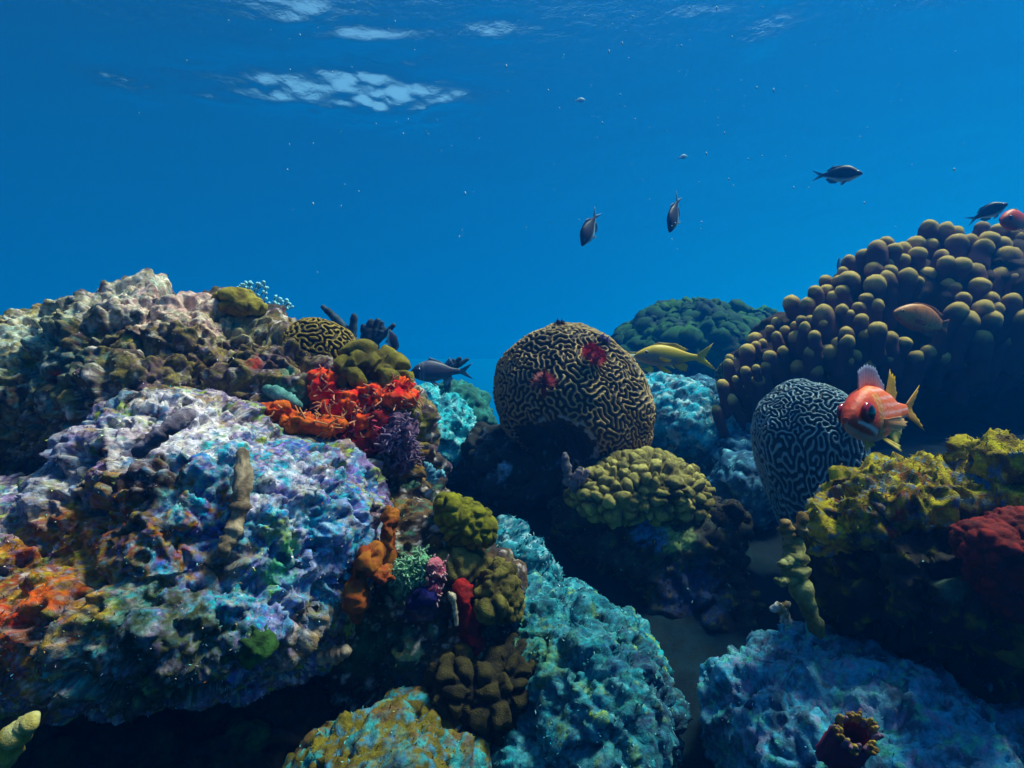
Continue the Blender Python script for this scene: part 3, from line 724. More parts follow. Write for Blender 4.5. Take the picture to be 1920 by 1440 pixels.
lumpy('mound_coral', 'pale olive coral lobes just beneath the lime plate coral',
      [(850, 1050, 1.36, 34, 28, .06), (885, 1060, 1.36, 28, 26, .05), (862, 1075, 1.34, 28, 22, .05)], 0.004, 157, lin(84, 76, 34), lin(140, 128, 66), 0.07, 0.012, 'coral')
lumpy('yellow_sponge', 'blurred olive yellow ball sponge at the right edge under the red sponge',
      [(1905, 1205, 1.05, 38, 38, .05)], 0.005, 159, lin(76, 72, 14), lin(108, 100, 24), 0.05, 0.008, 'sponge', m='sponge')
lumpy('red_sponge', 'deep red knobbly sponge mass at the right edge above the olive ball sponge',
      [(1850, 1020, 1.02, 48, 42, .06), (1900, 1095, 1.02, 54, 64, .07), (1860, 1090, 1.04, 36, 46, .05), (1915, 1000, 1.02, 50, 42, .06)], 0.0045, 161, lin(60, 8, 8), lin(132, 26, 20), 0.022, 0.008, 'sponge', m='sponge')

# fringed yellow coral on the right outcrop: lobes with upright crinkled blades
def fringe(name, label, ells, seed, nblade, bs, extra_cols):
    V, Q, g = blob(ells, 0.0045, 5)
    N = normals(V, Q)
    f1, f2, cid = worley(V / 0.05, seed)
    V = V + N * (0.035 * ridged(V / 0.06, 2, seed + 1) + 0.03 * (0.6 - f1) * (cid + 0.3) + 0.01 * fbm(V / 0.015, 3, seed + 2))[:, None]
    N = normals(V, Q)
    C = colour(V, lin(160, 144, 64), [(lin(104, 88, 26), .06, .05, .15, .8), (lin(196, 184, 84), .03, .2, .1, .7), (lin(70, 110, 150), .05, .3, .06, .8), (lin(60, 40, 24), .05, .25, .08, .8)], extra_cols, seed)
    org = V.mean(0); org[2] = V[:, 2].min()
    t = empty(name, org, label, 'coral')
    mk('coral_body', V, Q, M['coral'], t, C, True, org)
    turf(V, N, C, nblade, bs, seed + 9, t, 'blade', tint=[lin(200, 186, 70), lin(176, 156, 40), lin(110, 170, 170)], mask=(N[:, 2] > -0.2).astype(float), upright=0.9, origin=org)
fringe('fringed_coral', 'golden yellow fringed coral crust along the top of the right outcrop',
       [(1690, 935, 1.25, 85, 40, .10), (1775, 922, 1.25, 90, 38, .11), (1600, 968, 1.27, 52, 40, .09), (1560, 1000, 1.27, 30, 40, .06), (1860, 930, 1.22, 90, 40, .11), (1640, 905, 1.3, 40, 22, .07)],
       171, 1300, .010, [(W(1680, 950, 1.12), .2, [lin(176, 156, 40), lin(200, 186, 90), lin(96, 76, 24), lin(70, 110, 150), lin(130, 56, 22), lin(120, 100, 30), lin(48, 40, 26), lin(60, 60, 70)], .92), (W(1650, 985, 1.13), .03, lin(70, 120, 180), .8), (W(1620, 1000, 1.13), .04, lin(100, 60, 20), .8), (W(1700, 985, 1.13), .04, lin(130, 34, 14), .8), (W(1760, 970, 1.1), .03, lin(150, 60, 20), .8)])
fringe('fringed_coral', 'yellow fringed coral knob rising at the right edge above the golden crust',
       [(1870, 868, 1.2, 42, 32, .08), (1905, 880, 1.18, 45, 38, .08), (1838, 850, 1.22, 18, 18, .04)], 173, 450, .010, [])

# ------------------------------------------------------------------ finger coral colony
def finger_colony():
    label = 'big brown finger coral colony with pale growing tips painted sunlit yellow at the right'
    org = W(1690, 760, 2.6)
    t = empty('finger_coral', org, label, 'finger coral')
    V, Q, g = blob([(1700, 610, 2.85, 180, 120, .35), (1880, 590, 2.8, 160, 130, .4), (1520, 660, 2.9, 110, 75, .3), (1420, 710, 2.8, 60, 60, .2), (1780, 700, 2.8, 200, 60, .3), (1640, 745, 2.9, 200, 50, .3), (1900, 750, 2.9, 200, 60, .3)], 0.012, 6)
    N = normals(V, Q)
    f1, f2, cid = worley(V / 0.10, 3)
    V = V + N * (0.05 * (0.7 - f1) + .03 * fbm(V / .12, 3, 4))[:, None]
    mk('base', V, Q, M['coral'], t, colour(V, lin(50, 36, 30), [(lin(34, 26, 26), .1, 0, .2, .8)]), True, org)
    top = [(1330, 700), (1400, 625), (1460, 585), (1530, 530), (1600, 478), (1640, 446), (1720, 432), (1770, 422), (1850, 414), (1990, 420)]
    tx, ty = np.array(top).T
    fixed = [(1410, 636, 16), (1440, 668, 16), (1395, 672, 17), (1490, 640, 17), (1640, 468, 21), (1720, 458, 20), (1765, 448, 20), (1700, 520, 24), (1690, 470, 20),
             (1545, 590, 24), (1640, 548, 22), (1600, 540, 22), (1655, 545, 20), (1560, 672, 20), (1800, 588, 22), (1800, 620, 26), (1840, 650, 24), (1840, 488, 24), (1890, 500, 24),
             (1895, 565, 22), (1860, 455, 22), (1490, 690, 18), (1700, 655, 16), (1640, 650, 17), (1860, 620, 24), (1480, 588, 17), (1905, 448, 22), (1885, 478, 22), (1912, 530, 23), (1925, 470, 22), (1870, 530, 22), (1350, 735, 13), (1372, 760, 13), (1340, 770, 12), (1420, 720, 15), (1400, 745, 14)]
    knobs = list(fixed)
    rng = random.Random(5)
    for _ in range(9000):
        px = rng.uniform(1345, 1960); y0 = np.interp(px, tx, ty)
        lim = np.interp(px, [1345, 1450, 1600, 1700, 1960], [720, 715, 705, 690, 690])
        py = y0 + 14 + (lim - y0 - 14) * rng.random() ** 1.1
        r = np.interp(px, [1340, 1500, 1650, 1900], [12, 15, 19, 23]) * rng.uniform(0.72, 1.12)
        if 1655 < px < 1785 and 540 < py < 645: continue
        k = 1.08 if py < 590 else 1.08 + (py - 590) / 100 * 0.5
        if all(((px - a) / (r + b)) ** 2 + ((py - c) / (0.95 * (r + b))) ** 2 > (0.62 * k) ** 2 for a, c, b in knobs):
            knobs.append((px, py, r))
    # a few knob shapes shared by all
    shapes = []
    for k in range(7):
        r2 = np.random.default_rng(40 + k)
        n = 16; z = np.linspace(0, 1, n)
        rad = 1 + 0.10 * np.sin(z * 5 + k) + 0.03 * r2.normal(size=n); rad[:8] *= 0.9
        path = np.stack([0.22 * np.sin(z * 1.6 + k) - 0.22 * math.sin(k), 0.18 * np.cos(z * 1.9 + k * 2) - 0.18 * math.cos(k * 2), (z - 1) * 4.2], 1)
        Vk, Fk = tube(path, rad, 24)
        Vk = Vk * (1 + 0.13 * fbm(Vk * 0.9, 3, 60 + k))[:, None]
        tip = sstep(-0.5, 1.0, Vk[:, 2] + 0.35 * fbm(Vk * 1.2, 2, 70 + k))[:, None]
        C = lin(96, 56, 66) * (1 - tip) + lin(246, 208, 112) * tip  # paler growth tips, with sunlight on them and maroon shadow painted in
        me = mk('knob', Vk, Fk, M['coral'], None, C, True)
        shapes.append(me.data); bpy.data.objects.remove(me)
    knobs.sort(key=lambda q: q[1])
    built = 0; rest = MB()
    for i, (px, py, r) in enumerate(knobs):
        y0 = np.interp(px, tx, ty); f = (py - y0) / max(120.0, 720 - y0)
        Y = 2.72 - 0.50 * min(f, 0.62) + (0.25 * max(0, f - 0.62)) + (0.12 if px < 1500 else 0) + rng.uniform(-.03, .03)
        tipp = W(px, py - r * 0.9, Y); rr = 0.84 * r * Y / F
        ax = Vector(((px - 1690) / 900 + rng.uniform(-.22, .22), -0.06 - 0.22 * f + rng.uniform(-.25, .25), 1.0 - 0.2 * f)).normalized()
        rot = ax.to_track_quat('Z', 'Y') @ Euler((0, 0, rng.uniform(0, 6.28))).to_quaternion()
        c = Vector([float(v) for v in tipp]) - Vector([float(v) for v in org]) - ax * rr * (0.6 + rng.uniform(-0.8, 0.6))
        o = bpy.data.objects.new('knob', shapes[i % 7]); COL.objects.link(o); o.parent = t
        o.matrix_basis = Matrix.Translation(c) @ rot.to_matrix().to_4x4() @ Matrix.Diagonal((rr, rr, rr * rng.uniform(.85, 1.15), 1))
    return len(knobs)
NK = finger_colony()
print('knobs', NK)

# ------------------------------------------------------------------ sponges, soft corals, worms
def sheet_sponge(name, label, ells, seed, c1, c2, rough=0.02, nbr=0, voxel=0.0045, brc=None, brs=0.02):
    V, Q, g = blob(ells, voxel, 4)
    N = normals(V, Q)
    V = V + N * (rough * fbm(V / 0.05, 3, seed) + rough * 0.7 * ridged(V / 0.03, 2, seed + 1) * 0.6 - rough * 0.8 * sstep(.2, .35, fbm(V / .03, 2, seed + 2)))[:, None]
    N = normals(V, Q)
    C = colour(V, c1, [(c2, .05, .05, .15, .85), (np.asarray(c1) * 0.5, .03, .25, .08, .7)], (), seed)
    org = V.mean(0); org[2] = V[:, 2].min()
    t = empty(name, org, label, 'sponge')
    mk('sponge_body', V, Q, M['sponge'], t, C, True, org)
    if nbr:
        rng = np.random.default_rng(seed); mb = MB()
        face = -(N * V).sum(1); w = (face > 0).astype(float); idx = rng.choice(len(V), nbr, p=w / w.sum())
        for i in idx:
            p = V[i]; d = N[i] * 0.7 + rng.normal(size=3) * 0.6; d /= np.linalg.norm(d)
            l = brs * rng.uniform(.6, 1.5)
            q1 = p + d * l * .5 + rng.normal(size=3) * l * .12; q2 = p + d * l + rng.normal(size=3) * l * .3
            Vt, Ft = tube([p, q1, q2], [.0026, .0022, .0018], 6); mb.add(Vt, Ft, np.asarray(brc) * rng.uniform(.6, 1.3))
            if rng.random() < .6:
                q3 = q1 + (d + rng.normal(size=3) * .8) * l * .45; Vt, Ft = tube([q1, (q1 + q3) / 2, q3], [.002, .0019, .0016], 6); mb.add(Vt, Ft, np.asarray(brc) * rng.uniform(.7, 1.3))
        o = mb.build('branching_algae', M['soft'], t, True, org); o['kind'] = 'stuff'
    return t
sheet_sponge('orange_sponge', 'vivid orange encrusting sponge on the shoulder of the left reef below the olive lobes',
             [(700, 755, 1.52, 50, 34, .05), (745, 740, 1.52, 32, 30, .05), (650, 760, 1.5, 40, 30, .05), (690, 800, 1.5, 44, 40, .05), (605, 725, 1.52, 30, 30, .04)], 181, lin(190, 66, 26), lin(216, 108, 40), .020, 130, brc=lin(196, 124, 96), brs=.015)
sheet_sponge('orange_sponge', 'orange sponge strip along the seam above the pale boulder',
             [(520, 770, 1.42, 36, 16, .04), (565, 790, 1.40, 36, 18, .04), (610, 800, 1.42, 36, 18, .04)], 183, lin(180, 88, 38), lin(206, 118, 52), .016, 30, brc=lin(200, 130, 80))
sheet_sponge('red_sponge', 'dark red sponge patch beneath the vivid orange sponge',
             [(680, 835, 1.48, 30, 30, .04), (715, 800, 1.48, 24, 36, .04), (650, 815, 1.48, 26, 22, .04)], 185, lin(110, 14, 10), lin(140, 30, 14), .014, 40, brc=lin(190, 60, 90))
sheet_sponge('purple_algae', 'purple coralline tuft at the right end of the left reef beside the orange sponge',
             [(745, 815, 1.48, 34, 36, .05), (755, 850, 1.5, 26, 28, .04)], 187, lin(74, 52, 74), lin(104, 82, 104), .022, 160, brc=lin(130, 104, 134), brs=.016)
sheet_sponge('brown_sponge', 'amber brown folded sponge hanging in the crack right of the pale boulder',
             [(690, 1050, 1.2, 24, 30, .04), (672, 1115, 1.18, 16, 60, .03), (728, 1005, 1.26, 14, 50, .03), (718, 1080, 1.19, 24, 14, .03)], 189, lin(124, 66, 22), lin(140, 92, 34), .016)
sheet_sponge('red_sponge', 'narrow dark red sponge streak running down the rock wall below the pale olive lobes',
             [(868, 1120, 1.27, 20, 34, .03), (880, 1165, 1.27, 20, 34, .03), (890, 1205, 1.26, 16, 20, .03)], 191, lin(100, 18, 12), lin(130, 36, 20), .010, voxel=.004)
sheet_sponge('green_sponge', 'green encrusting sponge in the shaded lower hollow of the pale boulder',
             [(455, 1200, 1.0, 46, 36, .03), (425, 1225, .985, 28, 18, .02)], 193, lin(40, 62, 36), lin(58, 88, 50), .022, voxel=.004)

sheet_sponge('green_algae', 'pale green bristly algae tuft on the rock wall left of the red sponge streak', [(765, 1075, 1.24, 30, 24, .03), (785, 1060, 1.25, 22, 18, .03)], 195, lin(70, 110, 84), lin(110, 150, 120), .014, 160, voxel=.004, brc=lin(120, 160, 130), brs=.010)
sheet_sponge('pink_sponge', 'dusky pink encrusting sponge on the rock wall beside the pale green algae tuft', [(818, 1075, 1.23, 14, 26, .025), (815, 1105, 1.22, 14, 22, .025)], 196, lin(140, 70, 90), lin(170, 110, 120), .012, 30, voxel=.004, brc=lin(180, 130, 140), brs=.008)
sheet_sponge('navy_sponge', 'dark navy hollow sponge under the pale green algae tuft', [(798, 1118, 1.21, 26, 16, .025), (775, 1130, 1.21, 14, 14, .02)], 197, lin(18, 18, 60), lin(30, 30, 84), .008, voxel=.004)
def stalks(name, label, cat, list_, c1, c2, seed, m='soft', seg=10, rough=0.12, group=None):
    """each entry: path of (px, py, Y) and radii in photograph pixels"""
    mb = MB(); rng = np.random.default_rng(seed)
    for path, rad in list_:
        P = np.array([W(*p) for p in path]); R = np.array([r * p[2] / F for r, p in zip(rad, path)])
        s = np.linspace(0, 1, len(P)); n = max(8, len(P) * 5); u = np.linspace(0, 1, n)
        P = np.stack([np.interp(u, s, P[:, k]) for k in range(3)], 1); R = np.interp(u, s, R)
        for _ in range(2): P[1:-1] = .5 * P[1:-1] + .25 * (P[:-2] + P[2:])
        V, Fc = tube(P, R * (1 + rough * rng.normal(size=n) * .5), seg)
        rm = R.mean(); V = V + (rough * rm * np.stack([perlin(V / (rm * .9), seed + k) for k in range(3)], 1))
        a = sstep(-.3, .4, fbm(V / (rm * 2), 3, seed + 5))[:, None]
        mb.add(V, Fc, np.asarray(c1) * (1 - a) + np.asarray(c2) * a)
    V = np.concatenate(mb.V); org = V.mean(0); org[2] = V[:, 2].min()
    o = mb.build(name, M[m], None, True, org)
    return tag(o, label, cat, group)

NAVY1, NAVY2 = lin(34, 44, 60), lin(60, 80, 96)
rock('boulder', 'dim rock hump behind the left reef crest that carries the dark rope sponges', [(662, 745, 2.7, 66, 88, .2), (690, 900, 2.7, 80, 160, .25)], 0.012, 163, lin(60, 70, 70),
     layers=[(lin(40, 52, 60), .1, 0, .2, .8), (lin(90, 110, 100), .05, .2, .1, .7)], crust_kw=ROCKK)
stalks('rope_sponge', 'dark rope sponge leaning left on the skyline behind the small olive brain coral', 'sponge', [([(675, 650, 2.6), (645, 615, 2.6), (622, 590, 2.6), (606, 576, 2.6)], [9, 9, 7, 5]), ([(640, 610, 2.6), (632, 594, 2.6)], [5, 4])], NAVY1, NAVY2, 201)
stalks('rope_sponge', 'upright dark finger sponge on the skyline behind the small olive brain coral', 'sponge', [([(660, 660, 2.6), (661, 625, 2.6), (664, 594, 2.6)], [9, 8, 7])], NAVY1, NAVY2, 203)
stalks('rope_sponge', 'stubby many fingered dark sponge on the skyline behind the olive lobes', 'sponge',
       [([(688, 660, 2.7), (690, 630, 2.7), (696, 606, 2.7)], [15, 13, 8]), ([(698, 660, 2.7), (704, 625, 2.7), (708, 602, 2.7)], [12, 9, 6]), ([(695, 640, 2.7), (715, 622, 2.7), (717, 606, 2.7)], [10, 8, 4]), ([(705, 640, 2.7), (725, 622, 2.7), (738, 610, 2.7)], [8, 6, 4]), ([(685, 640, 2.7), (681, 612, 2.7)], [8, 5])], NAVY1, NAVY2, 205)
stalks('rope_sponge', 'small dark three fingered sponge on the skyline left of the big brain coral', 'sponge',
       [([(846, 752, 3.05), (838, 720, 3.0), (840, 700, 3.0), (852, 684, 3.0), (862, 673, 3.0)], [8, 7, 7, 6, 4]), ([(846, 692, 3.0), (864, 682, 3.0), (876, 674, 3.0)], [5, 5, 3]), ([(838, 700, 3.0), (845, 682, 3.0), (850, 675, 3.0)], [6, 5, 3])], NAVY1, NAVY2, 207)
stalks('finger_sponge', 'pale yellow finger sponge poking in at the bottom left corner', 'sponge', [([(-60, 1500, .8), (0, 1412, .8), (35, 1372, .8), (58, 1352, .8)], [40, 32, 22, 14])], lin(150, 130, 50), lin(180, 172, 120), 209, 'sponge', 16, .25)
stalks('finger_sponge', 'ragged olive finger sponge hanging at the left end of the right outcrop', 'sponge',
       [([(1490, 1020, 1.2), (1492, 1070, 1.18), (1510, 1130, 1.17), (1536, 1185, 1.17)], [20, 22, 18, 9]), ([(1490, 1050, 1.18), (1466, 1058, 1.17)], [12, 8]), ([(1490, 1085, 1.17), (1464, 1092, 1.16), (1455, 1085, 1.16)], [10, 9, 4])], lin(96, 92, 52), lin(150, 150, 96), 211, 'sponge', 16, .35)
stalks('finger_sponge', 'small tan cup like sponge at the left tip of the right outcrop', 'sponge', [([(1478, 1012, 1.2), (1474, 985, 1.2)], [12, 14]), ([(1500, 1000, 1.2), (1505, 968, 1.2)], [13, 10])], lin(120, 88, 44), lin(150, 130, 90), 213, 'sponge', 14, .3)
stalks('fan_sponge', 'little ruffled white and gold sponge below the ragged olive finger sponge', 'sponge', [([(1478, 1165, 1.2), (1464, 1140, 1.2), (1448, 1142, 1.2)], [7, 12, 5]), ([(1464, 1140, 1.2), (1480, 1132, 1.2)], [8, 6]), ([(1465, 1165, 1.2), (1470, 1145, 1.2)], [3, 8])], lin(150, 120, 50), lin(190, 186, 180), 215, 'sponge', 12, .4)
stalks('sea_cucumber', 'teal smooth slug shaped sponge lying on the left reef above the orange strip', 'sponge', [([(500, 730, 1.45), (520, 738, 1.43), (545, 752, 1.43), (560, 760, 1.44)], [10, 14, 13, 8])], lin(66, 116, 116), lin(100, 150, 146), 217, 'sponge', 14, .15)
stalks('tube_sponge', 'thin pale green stub sponge standing alone on the left skyline', 'sponge', [([(165, 590, 1.65), (166, 572, 1.65), (164, 560, 1.65)], [5, 6, 4])], lin(96, 96, 40), lin(150, 170, 130), 219, 'sponge')
stalks('finger_sponge', 'long purple grey finger sponge lying on the pale boulder over its dark painted hollow', 'sponge', [([(262, 845, .98), (300, 815, .99), (335, 790, 1.01), (355, 778, 1.04)], [12, 15, 16, 12])], lin(84, 74, 92), lin(140, 128, 146), 221, 'sponge', 16, .35)
stalks('finger_sponge', 'warty tan brown finger sponge running down the middle of the pale boulder', 'sponge', [([(455, 850, 1.10), (456, 900, 1.075), (450, 950, 1.05), (438, 1000, 1.03), (420, 1030, 1.01)], [12, 15, 17, 17, 15])], lin(100, 82, 68), lin(164, 142, 118), 223, 'sponge', 18, .35)
stalks('finger_sponge', 'small cream finger sponge in the shade right of the pale boulder', 'sponge', [([(605, 1232, 1.15), (630, 1228, 1.14), (645, 1222, 1.14)], [12, 15, 12])], lin(120, 96, 80), lin(170, 150, 130), 225, 'sponge', 14, .2)
stalks('branching_sponge', 'pale mauve and grey stubby branches at the left end of the mustard coral', 'sponge', [([(1066, 900, 1.9), (1062, 875, 1.9), (1059, 852, 1.9)], [9, 9, 5]), ([(1075, 915, 1.88), (1080, 895, 1.88), (1088, 880, 1.88)], [9, 8, 6]), ([(1090, 905, 1.86), (1100, 885, 1.86)], [7, 6])], lin(90, 90, 100), lin(150, 120, 130), 227, 'sponge', 12, .3)

stalks('stalked_sponge', 'thin cream stalk with a knobbed head in front of the red sponge streak', 'sponge', [([(856, 1170, 1.19), (853, 1140, 1.19), (848, 1118, 1.19)], [4, 4, 7]), ([(848, 1122, 1.19), (842, 1112, 1.19)], [6, 4])], lin(130, 116, 96), lin(186, 172, 150), 229, 'sponge', 10, .3)
stalks('branching_sponge', 'small icy blue branched sponge perched above the lime plate coral', 'sponge', [([(812, 900, 1.5), (808, 882, 1.5), (800, 872, 1.5)], [9, 10, 6]), ([(812, 895, 1.5), (826, 886, 1.5), (832, 892, 1.5)], [8, 7, 4])], lin(60, 110, 140), lin(120, 190, 210), 231, 'sponge', 12, .4)
def sea_plume():
    rng = random.Random(4); mb = MB()
    cA, cB = lin(80, 150, 170), lin(150, 215, 225)
    def grow(p, d, n, r):
        for k in range(n):
            q = p + d * 0.021
            V, Fc = tube([p, (p + q) / 2, q], [r, r * .95, r * .9], 6); mb.add(V, Fc, cA)
            V, Fc = ico(2); mb.add(V * (r * rng.uniform(1.6, 2.6)) + q, Fc, cB)
            if rng.random() < 0.62 and n - k > 1:
                s = rng.choice((-1, 1)); nd = d + np.array([s * rng.uniform(.5, 1.0), rng.uniform(-.4, .4), rng.uniform(-.1, .2)]); grow(q, nd / np.linalg.norm(nd), n - k - 1, r * .9)
            d = d + np.array([rng.uniform(-.2, .2), rng.uniform(-.2, .2), .05]); d /= np.linalg.norm(d); p = q; r *= .96
    for (px, py, dx, dz, n) in ((470, 590, -.05, 1, 6), (490, 590, .3, .9, 6), (500, 598, .8, .5, 5), (492, 600, .6, .8, 5), (505, 605, .9, .9, 4)):
        d = np.array([dx, 0, dz]); grow(W(px, py, 2.1), d / np.linalg.norm(d), n, .0036)
    org = W(480, 610, 2.1)
    tag(mb.build('soft_coral', M['soft'], None, True, org), 'airy pale cyan branching soft coral beside the yellow cap on the left skyline', 'soft coral')
sea_plume()

def worm(label, px, py, Y, r, c, tilt, seed, double=True):
    rng = np.random.default_rng(seed); mb = MB()
    R0 = r * Y / F; base = W(px, py, Y); ax = np.array(tilt, float); ax /= np.linalg.norm(ax)
    u = np.cross(ax, (0, 1, 0.2)); u /= np.linalg.norm(u); v = np.cross(ax, u)
    t = empty('christmas_tree_worm', base, label, 'tube worm', 'christmas tree worms on the big brain coral')
    crowns = ((-.36, 0), (.36, .12)) if double else ((0, 0),)
    for off, lift in crowns:
        mb = MB(); b = base + u * off * R0 + ax * R0 * lift
        for k in range(260):
            f = k / 260; a = f * 2 * math.pi * 3.2; rr = R0 * (1.0 - .72 * f) * rng.uniform(.85, 1.1)
            p = b + ax * R0 * .75 * f
            d = (math.cos(a) * u + math.sin(a) * v) + ax * .25 + .18 * rng.normal(size=3); d /= np.linalg.norm(d)
            s = np.cross(d, ax); s /= np.linalg.norm(s)
            w = R0 * .035
            V = np.array([p - s * w, p + s * w, p + d * rr * .6 + s * w, p + d * rr * .6 - s * w, p + d * rr + ax * rr * .12])
            mb.add(V, [np.array([[0, 1, 2, 3]]), np.array([[3, 2, 4]])], np.asarray(c) * rng.uniform(.6, 1.3))
        V, Fc = tube([b - ax * R0 * .8, b, b + ax * R0 * 1.1], [R0 * .16, R0 * .15, R0 * .05], 8); mb.add(V, Fc, np.asarray(c) * .6)
        mb.build('crown', M['worm'], t, False, base)
CRIM = lin(190, 6, 50)
worm('crimson double crowned tube worm on the upper right of the big brain coral', 1111, 664, 2.05, 24, CRIM, (.2, -1, .1), 1)
worm('dusky red tube worm on the front of the big brain coral above its dark hollow', 1020, 722, 1.985, 30, lin(120, 8, 34), (0, -.45, .85), 2, False)
worm('pale violet tube worm at the top right rim of the big brain coral', 1130, 642, 2.14, 14, lin(120, 110, 170), (.45, -.1, .9), 3)
worm('tiny dark maroon tube worm on the very top of the big brain coral', 1050, 610, 2.22, 11, lin(90, 10, 40), (0, 0, 1), 4)

def tube_sponge(label, px, py, Y, r, depth, c_out, c_in, c_rim, seed, tilt):
    rng = np.random.default_rng(seed)
    R = r * Y / F; top = W(px, py, Y); ax = np.array(tilt, float); ax /= np.linalg.norm(ax)
    u = np.cross(ax, (0, 1, 0)); u /= np.linalg.norm(u); v = np.cross(ax, u)
    org = top - ax * depth
    t = empty('tube_sponge', org, label, 'sponge')
    seg = 48; a = np.linspace(0, 2 * math.pi, seg, endpoint=False)
    def shell(prof, c, nm):
        V = []; 
        for (rr, h) in prof:
            wob = 1 + .10 * np.sin(a * 3 + seed) + .05 * np.sin(a * 7 + h * 40) + .04 * rng.normal(size=seg)
            V.append(top + ax * h + (rr * R * wob)[:, None] * (np.cos(a)[:, None] * u + np.sin(a)[:, None] * v))
        n = len(V); V = np.concatenate(V); i = np.arange(n - 1)[:, None] * seg; j = np.arange(seg)[None, :]; k = (j + 1) % seg
        Q = np.stack([i + j, i + k, i + seg + k, i + seg + j], -1).reshape(-1, 4)
        V = V + .006 * np.stack([perlin(V / .012, seed + q) for q in range(3)], 1)
        cc = np.asarray(c) * (1 + .5 * fbm(V / .02, 3, seed + 4))[:, None]
        return mk(nm, V, Q, M['sponge'], t, np.clip(cc, .004, .9), True, org)
    shell([(1.15, -depth), (1.1, -depth * .6), (1.12, -depth * .3), (1.1, -.02), (1.02, 0)], c_out, 'outer_wall')
    shell([(.86, .002), (.8, -.02), (.72, -depth * .4), (.5, -depth * .7), (.05, -depth * .75)], c_in, 'inner_wall')
    mb = MB()
    for k in range(60):
        aa = rng.uniform(0, 2 * math.pi); d = math.cos(aa) * u + math.sin(aa) * v
        p = top + d * R * rng.uniform(.86, 1.08) - ax * .004; q = p + ax * rng.uniform(.006, .018) + d * rng.uniform(-.002, .010)
        V, Fc = tube([p, (p + q) / 2, q], [.006, .005, .003], 7); mb.add(V, Fc, np.asarray(c_rim[rng.integers(len(c_rim))]) * rng.uniform(.7, 1.2))
    mb.build('frilled_rim', M['sponge'], t, True, org)
tube_sponge('dark red tube sponge with a frilled golden rim on the blue grey boulder', 1605, 1374, .92, 30, .12, lin(110, 34, 66), lin(130, 10, 10), [lin(150, 124, 50), lin(110, 84, 110), lin(120, 90, 40)], 3, (-.1, -.62, .75))

